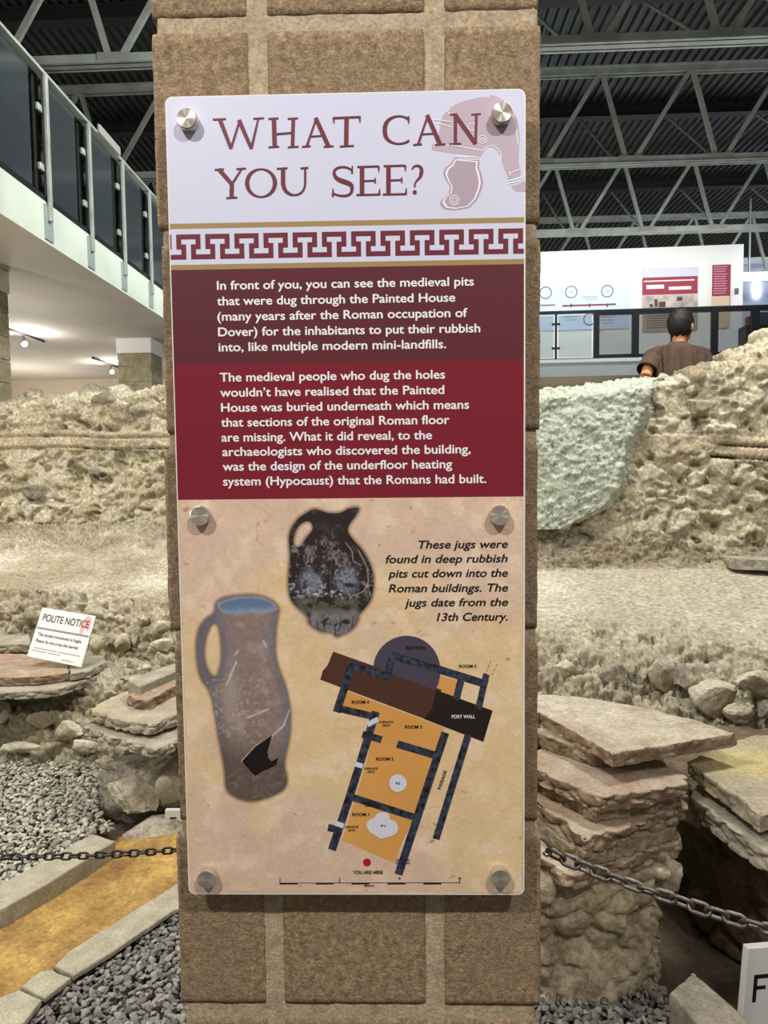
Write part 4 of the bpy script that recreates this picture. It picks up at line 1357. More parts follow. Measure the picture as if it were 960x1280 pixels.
mb = MB()
def ml(s, x0, x1, yb, cap, mi=0, bold=0.015):
    a = ZM(x0, yb); b = ZM(x1, yb)
    line(mb, s, a[0], b[0], a[1], cap/3.4286, 9, 0, bold, mi)
for a in (("BASTION", 438, 518, 142, 14), ("ROOM 5", 665, 738, 220, 13), ("ROOM 4", 205, 279, 374, 13), ("ROOM 3", 433, 505, 480, 13), ("ROOM 2", 310, 383, 617, 13), ("ROOM 1", 208, 279, 855, 13),
          ("FURNACE", 325, 382, 457, 9), ("ARCH", 336, 368, 471, 9), ("FURNACE", 259, 316, 656, 9), ("ARCH", 271, 303, 670, 9), ("FURNACE", 176, 233, 906, 9), ("ARCH", 188, 220, 920, 9),
          ("BLOCKED", 258, 318, 803, 9), ("DOORWAY", 262, 330, 815, 9), ("BLOCKED", 396, 452, 1048, 9), ("DOORWAY", 392, 456, 1061, 9), ("P2", 394, 412, 720, 9), ("P1", 330, 349, 902, 9), ("YOU ARE HERE", 210, 338, 1103, 14), ("Metres", 260, 300, 1157, 9)):
    ml(*a)
ml("FORT WALL", 633, 733, 437, 14, 1)
# PASSAGE runs up the corridor
v, f_ = text_mesh("PASSAGE", 0, 0.015)
a = P(*ZM(585, 742), YP); b = P(*ZM(612, 662), YP)
d = np.array([b[0]-a[0], b[2]-a[2]]); L_ = np.linalg.norm(d); d /= L_; nn = np.array([-d[1], d[0]])
sx = L_/(v[:, 0].max()-v[:, 0].min()); sz = np.linalg.norm(P(*ZM(0, 0), YP)-P(*ZM(0, 13), YP))/CAPH
q = np.outer((v[:, 0]-v[:, 0].min())*sx, d)+np.outer(v[:, 1]*sz, nn)
mb.add(np.stack([a[0]+q[:, 0], np.full(len(q), YP-LAY*9), a[2]+q[:, 1]], 1), [t for t in f_])
mb.build('plan_lettering', [M_INKB, M_INKW], panel)

# steel stand-off fixings
for (px, py) in ((234.5, 150), (627, 142.5), (250.5, 644.5), (624, 644), (259, 1097), (625, 1096)):
    q = P(px, py, YP-0.006)
    r_ = 0.0112
    n = 36
    prof = [(YP-0.0002, r_), (YP-0.0095, r_), (YP-0.0105, r_-0.0008)]
    v = []; f = []
    for (yy_, rr) in prof:
        v += [(q[0]+rr*math.cos(2*math.pi*k/n), yy_, q[2]+rr*math.sin(2*math.pi*k/n)) for k in range(n)]
    for i in range(2):
        f += [(i*n+k, i*n+(k+1) % n, (i+1)*n+(k+1) % n, (i+1)*n+k) for k in range(n)]
    v.append((q[0], YP-0.0105, q[2])); c_ = len(v)-1
    f += [(2*n+k, 2*n+(k+1) % n, c_) for k in range(n)]
    v = [(a-q[0], b-YP, c-q[2]) for a, b, c in v]
    o = mk('fixing_cap', v, f, M_STEEL, panel, False)
    o.matrix_world = Matrix.Translation(Vector((q[0], YP, q[2])))
    MB().cyl((0, 0.005, 0), (0, YF-YP+0.0005, 0), 0.008, 16).build('standoff_barrel', M_STEEL, None).parent = o

# ------------------------------------------------------------------ the ruin: rubble wall behind
XS = np.arange(-170, 1131, 1.0)
def smooth1(a, k):
    ker = np.ones(k)/k
    return np.convolve(np.pad(a, (k//2, k-1-k//2), mode='edge'), ker, mode='valid')
def masonry_colour(p, cid, edge, seed):
    """own colour of each stone and of the mortar between"""
    mort = np.array(lin((204, 194, 166)))
    t = cid[:, None]
    pal = np.array([lin((214, 206, 182)), lin((188, 176, 146)), lin((158, 146, 122)), lin((222, 214, 192)), lin((184, 172, 146)), lin((200, 188, 158)), lin((126, 118, 104))])
    c = pal[(cid*6.999).astype(int)]
    e = sstep(0.02, 0.2, edge)[:, None]
    c = mort*(1-e)+(0.45*mort+0.55*c)*e
    return c*(1+0.16*fbm(p*4, 3, seed)[:, None])
wall_top = [(-170, 518), (-60, 514), (0, 510), (14, 503), (30, 497), (44, 499), (62, 500), (80, 500), (92, 494), (105, 490), (120, 493), (140, 489), (152, 491), (170, 487), (200, 486), (250, 488), (450, 490), (600, 492), (675, 489), (705, 486), (735, 484), (770, 479), (800, 475), (826, 473), (842, 473), (855, 470), (866, 466), (880, 464), (895, 461), (905, 456), (915, 450), (928, 442), (940, 437), (950, 432), (960, 425), (985, 412), (1040, 400), (1130, 398)]
wall_base = [(-170, 652), (0, 650), (110, 648), (215, 642), (440, 655), (675, 660), (760, 657), (860, 655), (960, 660), (1130, 665)]
def wy(px): return np.interp(px, [-170, 0, 215, 675, 960, 1130], [5.9, 5.75, 5.5, 4.85, 4.65, 4.55])
xt = np.array(wall_top, float); xb = np.array(wall_base, float)
pt = np.interp(XS, xt[:, 0], xt[:, 1]); pb = np.interp(XS, xb[:, 0], xb[:, 1]); yy = wy(XS)
front_top = np.array([P(a, b, c) for a, b, c in zip(XS, pt, yy)])
front_bot = np.array([P(a, b+3, c-0.10) for a, b, c in zip(XS, pb, yy)])-np.array([0, 0, 0.22])
back_top = front_top+np.array([0, 0.42, 0.02]); back_bot = back_top.copy(); back_bot[:, 2] = 0.7
mid_top = front_top+np.array([0, 0.12, 0.015])
front_top2 = front_top+np.array([0, -0.015, -0.05])
g = resample_rows([back_bot, back_top, mid_top, front_top2, front_bot], None, 0.0105)
nrm = grid_normals(g)
if nrm[-10, len(XS)//2, 1] > 0: nrm = -nrm
p = g.reshape(-1, 3); nn_ = nrm.reshape(-1, 3)
# lumps of flint and chalk set in mortar, bigger near the top
warp = np.stack([fbm(p*2.3, 3, 31), fbm(p*2.3, 3, 32), fbm(p*2.3, 3, 33)], 1)*0.06
f1, f2, cid = voro((p+warp)*np.array([6.2, 6.2, 9.0]), 4)
e = f2-f1
f1b, f2b, cidb = voro((p+warp)*np.array([15, 15, 19]), 6)
dm = sstep(0.0, 0.30, e); dmb = sstep(0.0, 0.32, f2b-f1b)
tilt = (vnoise(p*9, 81)*0.5+0.5)
d = fbm(p*2.0, 3, 15)*0.05+fbm(p*8, 4, 8)*0.022+fbm(p*26, 3, 9)*0.012
bigs = sstep(0.50, 0.54, cid); d += bigs*dm*(0.030+0.03*tilt)
d -= sstep(0.13, 0.10, cid)*dm*0.07
sm_ = sstep(0.58, 0.62, cidb)*(1-0.6*bigs); d += sm_*dmb*(0.014+0.022*tilt)
d -= sstep(0.15, 0.12, cidb)*dmb*0.045
stone_m = np.maximum(bigs*dm, sm_*dmb)
# two levelling courses of flat tile run along the face
Xc = np.tile(XS, g.shape[0])
zrel = p[:, 2]
zc1 = np.repeat([np.array([P(a, np.interp(a, [0, 215, 675, 960], [541, 543, 541, 553]), b)[2] for a, b in zip(XS, yy)])], g.shape[0], 0).reshape(-1)
zc2 = np.repeat([np.array([P(a, np.interp(a, [0, 215, 675, 960], [556, 558, 553, 570]), b)[2] for a, b in zip(XS, yy)])], g.shape[0], 0).reshape(-1)
wob = 0.012*vnoise(p*np.array([3, 3, 0.1]), 50)
inb = sstep(-0.022, -0.012, zrel-zc2+wob)*sstep(0.026, 0.014, zrel-zc1+wob)
brk = sstep(-0.75, -0.6, vnoise(p*np.array([1.3, 1.3, 0.3]), 51))
d = d*(1-0.75*inb*brk)+inb*brk*(0.030+0.016*fbm(p*7, 3, 52))
for zc, off in ((zc1, 0.030), (zc2, 0.024)):
    slot = sstep(0.012, 0.005, np.abs(zrel-zc+off+wob))*brk*sstep(-0.5, 0.0, vnoise(p*np.array([2.5, 2.5, 0.3])+9, 53))
    d -= slot*0.045
topmask = sstep(0.3, 0.9, nn_[:, 2])
pcol = np.tile(XS, g.shape[0])
d = np.where((pcol > 560) & (pcol < 850), d*(1-0.75*sstep(0.25, 0.7, nn_[:, 2])), d)
d = np.where((pcol > 560) & (pcol < 835), np.minimum(d, 0.02), d)
d = np.clip(d, -0.09, 0.11)
mc = np.array(lin((208, 200, 172)))*(1+0.20*fbm(p*3, 4, 3)[:, None])
pal_ = np.array([lin(c) for c in ((214, 206, 182), (192, 180, 150), (222, 216, 196), (150, 142, 124), (180, 166, 138), (118, 112, 104))])
sc_ = np.where((bigs > 0.5)[:, None], pal_[((cid*97) % 1*5.999).astype(int)], pal_[((cidb*97) % 1*5.999).astype(int)])
col = mc*(1-stone_m[:, None]*0.8)+sc_*stone_m[:, None]*0.8
tb_ = (inb*brk)[:, None]*0.5
col = col*(1-tb_)+np.array(lin((204, 186, 156)))*tb_
q = p+nn_*d[:, None]
wall = mk('rubble_wall', q, grid_faces(*g.shape[:2]), M_STONE, None, True, col=np.clip(col, 0.02, 0.9))
tag(wall, 'long pale flint rubble ruin wall with two tile courses, running behind the pillar', 'wall', None, 'thing')

# greenish plaster lump on the wall, right of the pillar
rows = []
NR, NCc = 120, 190
xr_pts = [(486, 836), (500, 833), (520, 828), (545, 812), (565, 800), (590, 794), (615, 788), (635, 775), (650, 745), (658, 725), (662, 718)]
grid = np.zeros((NR, NCc, 3))
ys_ = np.linspace(0, 1, NR)
for i, t in enumerate(ys_):
    for j in range(NCc):
        s = j/(NCc-1)
        yq = 480+t*(664-480)
        xr = np.interp(yq, [a for a, b in xr_pts], [b for a, b in xr_pts])
        px = 585+(xr-585)*s
        top = np.interp(px, xt[:, 0], xt[:, 1])
        y = top-3+t*(np.interp(px, xb[:, 0], xb[:, 1])+5-top)
        rim = sstep(1.0, 0.90, s)*sstep(0.0, 0.06, s)
        Y = wy(px)-0.10*t-0.02-0.11*rim*sstep(0.0, 0.08, t)+0.08*(1-rim)
        if t == 0: Y += 0.3
        grid[i, j] = P(px, y, Y)
nrm = grid_normals(grid)
if nrm[NR//2, NCc//2, 1] > 0: nrm = -nrm
p = grid.reshape(-1, 3); nn_ = nrm.reshape(-1, 3)
f1, f2, cid = voro(p*np.array([13, 13, 18])+fbm(p*6, 3, 3)[:, None]*0.5, 21)
f1b, f2b, cidb = voro(p*np.array([30, 30, 38])+fbm(p*9, 3, 5)[:, None]*0.8, 27)
d = fbm(p*4, 4, 22)*0.035+(cid-0.5)*0.016+(cidb-0.5)*0.016-sstep(0.8, 0.92, cidb)*0.02+fbm(p*22, 3, 23)*0.014
c = np.array(lin((206, 212, 196)))*(1+0.12*fbm(p*5, 3, 24)[:, None])
dk = sstep(0.25, 0.5, fbm(p*9, 3, 26))[:, None]*0.35
c = c*(1-dk)+np.array(lin((150, 148, 128)))*dk
o = mk('plaster_patch', p+nn_*d[:, None], grid_faces(NR, NCc), M_PLASTERG, wall, True, col=np.clip(c, 0.02, 0.9))
o['label'] = 'pale greenish plaster lump'

# the dug ground in front of it: bank, floors, broken edge, pit
XS2 = np.arange(-170, 1131, 1.6)
def rows_from(tab):
    out = []
    for py, Y in tab:
        cx = [-170, 0, 110, 215, 440, 675, 760, 860, 960, 1130]
        out.append(np.array([P(a, b, c) for a, b, c in zip(XS2, smooth1(np.interp(XS2, cx, py), 21), smooth1(np.interp(XS2, cx, Y), 21))]))
    return out
R_ = rows_from([
    ([640, 638, 636, 630, 640, 645, 642, 640, 645, 650], [6.05, 5.95, 5.9, 5.75, 5.3, 5.0, 4.95, 4.9, 4.85, 4.8]),
    ([652, 650, 648, 642, 655, 660, 657, 655, 660, 665], [5.75, 5.7, 5.65, 5.5, 5.1, 4.8, 4.75, 4.7, 4.65, 4.6]),
    ([672, 670, 668, 665, 675, 690, 685, 680, 672, 675], [5.35, 5.3, 5.2, 5.1, 4.9, 4.65, 4.62, 4.6, 4.6, 4.5]),
    ([695, 693, 692, 690, 700, 714, 712, 712, 714, 716], [4.95, 4.9, 4.85, 4.8, 4.7, 4.55, 4.5, 4.45, 4.4, 4.35]),
    ([720, 718, 716, 722, 735, 745, 745, 748, 752, 756], [4.5, 4.5, 4.45, 4.4, 4.2, 4.0, 4.0, 3.95, 3.9, 3.9]),
    ([738, 736, 738, 752, 770, 782, 788, 800, 812, 822], [4.2, 4.2, 4.15, 4.0, 3.75, 3.5, 3.45, 3.35, 3.25, 3.2]),
    ([765, 765, 770, 790, 810, 815, 830, 845, 850, 855], [4.1, 4.1, 4.05, 3.85, 3.55, 3.35, 3.27, 3.22, 3.15, 3.1]),
    ([800, 800, 808, 838, 870, 868, 885, 905, 915, 915], [4.08, 4.05, 4.0, 3.75, 3.4, 3.2, 3.12, 3.05, 3.0, 2.95]),
    ([842, 842, 848, 868, 910, 895, 905, 925, 935, 940], [3.5, 3.5, 3.47, 3.42, 3.25, 3.0, 2.95, 2.95, 2.92, 2.9]),
    ([954, 954, 950, 960, 1000, 1045, 1050, 1050, 1050, 1050], [3.27, 3.27, 3.25, 3.25, 3.15, 2.95, 2.9, 2.88, 2.85, 2.85]),
    ([1010, 1010, 1010, 1015, 1030, 1062, 1066, 1066, 1066, 1066], [3.18, 3.18, 3.18, 3.2, 3.1, 2.9, 2.85, 2.8, 2.8, 2.8])])
g = resample_rows(R_, None, 0.012)
RA = np.array(R_)
sg = np.linalg.norm(np.diff(RA, axis=0), axis=2).mean(1)
tt = []
for i in range(len(RA)-1):
    n_ = max(2, int(round(sg[i]/0.012)))
    tt += [i+k/n_ for k in range(n_)]
tt.append(len(RA)-1)
trow = np.repeat(np.array(tt)[:, None], g.shape[1], 1).reshape(-1)
nrm = grid_normals(g)
if nrm[g.shape[0]//3, len(XS2)//2, 2] < 0: nrm = -nrm
p = g.reshape(-1, 3); nn_ = nrm.reshape(-1, 3)
steep = np.maximum(sstep(0.85, 0.45, nn_[:, 2]), sstep(4.45, 5.2, trow+0.35*vnoise(p*4, 77))*0.9)
steep = np.maximum(steep, 0.8*sstep(0.7, 1.1, trow)*sstep(2.95, 2.6, trow+0.3*vnoise(p*5, 78)))
# smooth over the grid so that the roughness comes in softly
warp = np.stack([fbm(p*3, 3, 61), fbm(p*3, 3, 62), fbm(p*3, 3, 63)], 1)*0.05
f1, f2, cid = voro((p+warp)*np.array([8, 8, 10.0]), 64)
f1b, f2b, cidb = voro((p+warp)*22, 66)
e = f2-f1
d = fbm(p*3, 4, 67)*0.022+fbm(p*np.array([8, 18, 14]), 3, 68)*0.006
f1c, f2c, cidc = voro((p+warp)*45, 69)
edgeb = 1-0.55*sstep(4.3, 4.7, trow)*sstep(6.2, 5.6, trow)
d += edgeb*steep*((sstep(0, 0.4, e)-0.5)*0.035+(cid-0.5)*0.05)+edgeb*(0.10+0.90*steep)*((sstep(0, 0.45, f2b-f1b)-0.5)*0.022+(cidb-0.5)*0.030+(cidc-0.5)*0.014+(sstep(0, 0.5, f2c-f1c)-0.5)*0.010)
d -= steep*sstep(0.84, 0.93, cidb)*0.04
colf = np.array(lin((222, 216, 196)))*np.ones((len(p), 1))
earth = np.array(lin((170, 158, 132)))
n1 = sstep(-0.25, 0.35, fbm(p*1.6, 4, 70))[:, None]
nl = (0.45+0.35*sstep(-0.6, -1.4, p[:, 0]))[:, None]*n1+0.18*sstep(-0.6, -1.4, p[:, 0])[:, None]
colf = colf*(1-nl)+earth*nl
cs = masonry_colour(p, cid, e, 71)*0.86
st = steep[:, None]
bankY = np.repeat(np.linspace(0, 1, g.shape[0])[:, None], g.shape[1], 1).reshape(-1)
col = colf*(1-0.75*st)+cs*0.75*st
# brown earth of the bank right at the foot of the wall
bank = sstep(0.8, 1.2, trow)*sstep(3.05, 2.75, trow)*(0.55+0.45*sstep(-1.0, 1.5, p[:, 0]))
bank = (bank*(0.55+0.45*vnoise(p*5, 73))).clip(0, 1)[:, None]*0.75
col = col*(1-bank)+np.array(lin((128, 112, 82)))*bank
col *= (1+0.14*fbm(p*11, 3, 75))[:, None]
o = mk('ruin_ground', p+nn_*d[:, None], grid_faces(*g.shape[:2]), M_STONE, None, True, col=np.clip(col, 0.02, 0.9))
o['kind'] = 'structure'
# made ground behind the wall on which the visitor stands
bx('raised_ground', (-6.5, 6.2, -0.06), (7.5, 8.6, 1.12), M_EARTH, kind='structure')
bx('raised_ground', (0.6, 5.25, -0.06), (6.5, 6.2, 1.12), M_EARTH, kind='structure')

# ------------------------------------------------------------------ tiles, slabs, stones
def outline(pts, h): return [G(a, b, h)[:2] for a, b in pts]
def slab(name, pts, h, t, m, label, cat='slab', group=None, seed=1, amp=0.005, edge=None, chip=0.0, **kw):
    o = rough_prism(name, outline(pts, h), h-t, h, [m, edge] if edge else m, None, amp=amp, seed=seed, step=0.006, freq=16, bev=0.004, stone=((13, 13, 34), chip) if chip else None, **kw)
    if edge:
        for q in o.data.polygons:
            q.material_index = 1 if abs(q.normal.z) < 0.75 else 0
    flat_shade_angle(o, 50)
    return tag(o, label, cat, group, 'thing')
# right-hand hypocaust stack, top to bottom
slab('roman_tile', [(600, 930), (674, 890), (720, 917), (766, 942), (842, 930), (921, 917), (905, 911), (880, 903), (838, 892), (789, 881), (720, 870), (640, 866)], 0.68, 0.042, M_TILE,
     'broad topmost tile of the stepped stack right of the pillar', 'tile', seed=3, edge=M_TEDGE, chip=0.006, amp=0.006)
slab('roman_tile', [(600, 1000), (640, 940), (674, 962), (712, 981), (750, 997), (800, 990), (861, 980), (857, 970), (844, 962), (822, 948), (760, 925), (660, 915)], 0.588, 0.044, M_TILEP,
     'reddish edged second tile of the stack, just under the topmost tile', 'tile', seed=4, edge=M_TEDGE, chip=0.010, amp=0.008)
slab('roman_tile', [(600, 1040), (640, 985), (672, 1001), (700, 1022), (731, 1050), (790, 1030), (857, 1006), (850, 995), (840, 985), (760, 950), (660, 950)], 0.50, 0.05, M_TILEP,
     'third tile down the stack, its left corner jutting into shadow', 'tile', seed=5, edge=M_TEDGE, chip=0.012, amp=0.010)
slab('roman_tile', [(640, 1085), (660, 1060), (690, 1080), (708, 1094), (780, 1076), (850, 1052), (846, 1040), (830, 1025), (760, 1000), (660, 1010)], 0.408, 0.042, M_TILE,
     'lowest projecting tile of the stack, resting on the masonry pier', 'tile', seed=6, edge=M_TEDGE, chip=0.010, amp=0.010)
pf = [G(676, 1236, 0.0)[:2], G(760, 1238, 0.0)[:2], G(826, 1232, 0.0)[:2]]
pf = [pf[0], pf[1], pf[2], pf[2]+np.array([0.06, 0.25]), pf[2]+np.array([0.02, 0.62]), pf[0]+np.array([-0.16, 0.6]), pf[0]+np.array([-0.12, 0.12])]
o = rough_prism('masonry_pier', pf, -0.05, 0.365, mat('pier_rubble', (208, 194, 164), 0.95, c2=(158, 142, 114), scale=10, bump=0.9, bscale=60, c3=(216, 200, 164), scale3=5, grain=0.4), None, step=0.008, amp=0.07, freq=7, seed=12, bev=0.012, stone=((11, 11, 12), 0.016), topamp=0.006)
tag(o, 'rough mortared rubble pier under the stack of tiles, right of the pillar', 'pier', None, 'thing')
# mortar beds between the tiles
def bed(pts, z0, z1, seed, label):
    o = rough_prism('mortar_bed', outline(pts, z1), z0, z1, mat('yellow_mortar', (176, 160, 130), 0.95, c2=(140, 124, 98), scale=24, bump=0.7, bscale=90), None, step=0.007, amp=0.012, freq=20, seed=seed, bev=0.003, stone=((40, 40, 50), 0.006))
    tag(o, label, 'mortar', 'mortar beds of the tile stack', 'thing')
bed([(610, 950), (655, 910), (742, 940), (830, 932), (815, 915), (700, 895)], 0.588, 0.637, 31, 'thin mortar bed between the topmost tile and the second tile')
bed([(610, 1000), (672, 972), (745, 1012), (850, 994), (835, 975), (700, 950)], 0.50, 0.543, 32, 'mortar bed between the second and third tiles of the stack')
bed([(620, 1060), (668, 1026), (730, 1070), (846, 1034), (835, 1000), (700, 980)], 0.408, 0.449, 33, 'mortar bed between the third and lowest tiles of the stack')
rock('stone', P(832, 1094, 2.03), (0.055, 0.07, 0.075), 301, M_ROCKP, 'whitish stone at the top right corner of the rubble pier, under the tile stack', rough=0.16, facets=12, cut=(0.5, 0.85))
# slabs of the next pier at the right edge
slab('stone_slab', [(861, 952), (905, 984), (950, 1018), (1030, 1002), (1120, 975), (1060, 930), (985, 916), (940, 919), (905, 930)], 0.575, 0.05, M_TILEY,
     'wide slab patched with yellow, at the right edge behind the chain', 'slab', seed=8, chip=0.006)
slab('stone_slab', [(862, 992), (905, 1028), (962, 1068), (1040, 1052), (1130, 1020), (1090, 970), (1000, 950), (900, 950)], 0.495, 0.06, M_TILEG,
     'second slab under the yellow patched slab at the right edge', 'slab', seed=9, chip=0.010)
c1 = G(880, 1010, 0.43)[:2]
o = rough_prism('masonry_pier', [c1+np.array(q) for q in ((0.02, 0.02), (0.15, -0.14), (0.75, -0.05), (0.75, 0.7), (0.05, 0.65))], -0.05, 0.436, mat('shade_toned_pier_rubble', (124, 108, 84), 0.95, c2=(90, 76, 58), scale=10, bump=0.9, bscale=60, grain=0.4), None, step=0.014, amp=0.05, freq=4, seed=14, bev=0.01, stone=((8, 8, 9), 0.03))  # rubble colour darkened to stand for the shade between the piers
tag(o, 'shadowed rubble pier under the yellow patched slab at the right edge', 'pier', None, 'thing')
# fallen block, bottom right
fb = [G(866, 1213, 0.14), G(838, 1240, 0.14), G(905, 1312, 0.14), G(952, 1290, 0.14)]
o = rough_prism('fallen_block', [q[:2] for q in fb], -0.03, 0.14, mat('grey_block', (142, 134, 118), 0.9, c2=(118, 110, 96), scale=20, bump=0.4, bscale=100), None, step=0.009, amp=0.008, freq=12, seed=15, bev=0.008)
flat_shade_angle(o, 50)
tag(o, 'fallen squared grey block lying in the gravel at bottom right', 'block', None, 'thing')

# boulders in the broken edge, right
def rk(name, px, py, Y, rpx, m, seed, label, asp=(1, 0.8, 0.85), cat='stone', group=None, rot=0.0, **kw):
    s = Y/F
    kw = dict(dict(facets=13, rough=0.16, cut=(0.5, 0.9)), **kw)
    return rock(name, P(px, py, Y+0.045), (rpx*s*asp[0], rpx*s*asp[1], rpx*s*asp[2]), seed, m, label, cat, group, rot, **kw)
RS = ((826, 843, 3.16, 25, M_ROCKP, 41, 'pale rounded boulder with a grey right side in the broken floor edge', (0.95, .8, 1.0)),
      (855, 846, 3.14, 18, M_ROCKG, 42, 'grey cobble tight against the right side of the pale rounded boulder', (0.9, .8, 1.2)),
      (895, 868, 3.04, 34, M_ROCKP, 43, 'large cream boulder in the broken edge above the yellow dusted slab', (0.95, .8, .85)),
      (946, 852, 3.0, 30, M_ROCKP, 44, 'pale boulder at the right edge, above the dark hollow', (1.1, .8, .7)),
      (922, 893, 2.95, 18, M_ROCKP, 45, 'small cream stone wedged in the dark hollow at right', (1.1, .8, .8)),
      (962, 886, 2.96, 20, M_ROCKG, 46, 'stone cut by the right edge below the pale boulder', (1, .8, 1)),
      (768, 845, 3.18, 23, M_ROCKG, 47, 'brown lump in the broken edge left of the dark gap', (1.1, .8, .9)),
      (712, 838, 3.25, 18, M_ROCKP, 48, 'pale stone in the broken edge near the pillar', (1.3, .8, .8)),
      (735, 820, 3.3, 14, M_ROCKG, 49, 'brown stone above the pale stone near the pillar', (1.2, .8, .9)),
      (800, 848, 3.17, 9, M_ROCKG, 50, 'small dark flint beside the pale rounded boulder', (1, .8, 1.2)))
for a in RS: rk('boulder', *a)
slab('flat_stone', [(866, 680), (893, 692), (920, 698), (1000, 701), (1100, 700), (1100, 668), (960, 667), (900, 671)], P(920, 698, 4.36)[2], 0.07, M_TILEG, 'flat pale ledge stone at the foot of the wall, right edge', 'stone', seed=22, amp=0.02)

# left-hand ledge and stacks
HL = 0.535
slab('ledge_tile', [(-90, 850), (0, 847), (45, 846), (86, 841), (84, 822), (30, 817), (-90, 815)], HL, 0.04, M_TILER, 'long reddish tile on the left ledge, in front of the notice', 'tile', seed=51, edge=M_TEDGE, chip=0.006)
slab('ledge_tile', [(88, 842), (112, 838), (132, 827), (130, 820), (108, 816), (86, 818)], HL, 0.036, M_TILEG, 'short pale tile on the left ledge, under the corner of the notice', 'tile', seed=52, chip=0.006)
slab('ledge_tile', [(-90, 806), (0, 805), (38, 804), (37, 790), (-90, 786)], HL+0.045, 0.05, M_TILEG, 'upper ledge tile at the left edge, behind the notice', 'tile', seed=53, chip=0.006)
slab('ledge_tile', [(-90, 866), (0, 866), (70, 862), (120, 846), (120, 836), (-90, 836)], HL-0.045, 0.036, M_TILEG, 'thin tile course under the long reddish tile at left', 'tile', seed=54, chip=0.008)
slab('stone_slab', [(109, 888), (130, 894), (160, 902), (191, 906), (216, 895), (262, 872), (240, 845), (200, 850), (162, 862), (136, 872)], 0.475, 0.045, M_TILEY, 'large grey slab, widest of the left stack beside the pillar', 'slab', seed=55, chip=0.010, amp=0.015)
slab('stone_slab', [(104, 908), (135, 920), (165, 928), (197, 937), (222, 925), (262, 905), (240, 880), (140, 885)], 0.412, 0.04, M_TILEG, 'grey slab under the large slab of the left stack', 'slab', seed=56, chip=0.012, amp=0.016)
slab('tile_fragment', [(159, 869), (172, 874), (184, 875.5), (194, 871), (217, 858), (240, 850), (235, 835), (175, 856)], 0.522, 0.047, M_TILER, 'broken reddish tile piece lying on top of the large grey slab at left', 'tile', seed=57, edge=M_TEDGE, chip=0.008, amp=0.010)
slab('stone_slab', [(160, 851), (176, 858), (217, 840), (245, 832), (238, 822), (200, 835)], 0.56, 0.06, M_TILEG, 'pale slab behind the broken reddish tile piece at left', 'slab', seed=58)
s_ = 3.05/F
rock('boulder', P(170, 972, 3.14), (0.235, 0.2, 0.185), 71, M_ROCKG, 'big grey brown boulder carrying the left stack of slabs', sub=5, rough=0.16, facets=14, cut=(0.5, 0.85))
rock('boulder', P(168, 995, 2.95), (0.16, 0.085, 0.12), 72, M_ROCKP, 'jagged whitish stone leaning on the front of the big boulder at left', sub=5, rough=0.2, facets=16, cut=(0.42, 0.8))
rock('boulder', P(215, 985, 2.98), (0.075, 0.07, 0.09), 73, M_ROCKP, 'cream stone half hidden by the left side of the pillar', sub=4)
rock('boulder', P(195, 1040, 2.86), (0.16, 0.1, 0.06), 75, M_ROCKG, 'brown stone at the top end of the ochre sand strip', sub=4)
LS = ((138, 771, 3.98, 7, M_ROCKP, 81, 'left of two small round pebbles above the notice', (1, 1, 1)),
      (148, 773, 3.97, 7.5, M_ROCKP, 82, 'right of two small round pebbles above the notice', (1, 1, 1.05)),
      (180, 773, 3.92, 10, M_ROCKG, 83, 'smooth grey cobble in the bank near the pillar', (1, 1, .95)),
      (202, 785, 3.85, 15, M_ROCKP, 84, 'squared cream stone in the bank beside the pillar', (1.1, .8, .75)),
      (203, 806, 3.78, 15, M_ROCKP, 85, 'curved cream stone below the squared cream stone beside the pillar', (1.1, .8, .8)),
      (153, 803, 3.84, 14, M_ROCKP, 86, 'pale stone with a dark hole beside a cleft, right of the notice', (0.9, .8, 1.0)),
      (168, 800, 3.9, 12, M_ROCKG, 87, 'grey stone leaning on the pale stone with a dark hole', (0.7, .8, 1.2)),
      (121, 807, 3.72, 16, M_ROCKP, 88, 'cream stone directly behind the right edge of the notice', (0.8, .8, 1.1)),
      (166, 830, 3.55, 12, M_ROCKG, 89, 'grey block in the cleft below the pale stone with a dark hole', (1.0, .8, .7)),
      (182, 833, 3.5, 14, M_ROCKG, 90, 'flat grey stone in the cleft, next to the pillar', (1.1, .8, .5)),
      (165, 848, 3.42, 14, M_ROCKG, 91, 'flat stone behind the large grey slab at left', (1.1, .8, .4)),
      (50, 899, 3.31, 23, M_ROCKP, 92, 'pale stone set in the low wall below the left ledge', (1.0, .5, .75)),
      (6, 890, 3.33, 16, M_ROCKG, 93, 'grey stone in the low wall at the left edge', (1.0, .5, 1.0)),
      (84, 915, 3.27, 18, M_ROCKP, 94, 'yellowish stone low in the wall above the pale gravel', (1.3, .5, .8)),
      (30, 935, 3.23, 20, M_ROCKP, 95, 'flat pale stone at the foot of the low wall, left edge', (1.6, .5, .5)),
      (104, 934, 3.22, 17, M_ROCKP, 96, 'cream stone at the foot of the low wall beside the big boulder', (1.2, .6, .7)),
      (32, 836.5, 3.46, 4, M_ROCKP, 97, 'tiny pale chip lying on the long reddish tile', (1.3, 1, .6)))
for a in LS: rk('stone', *a)

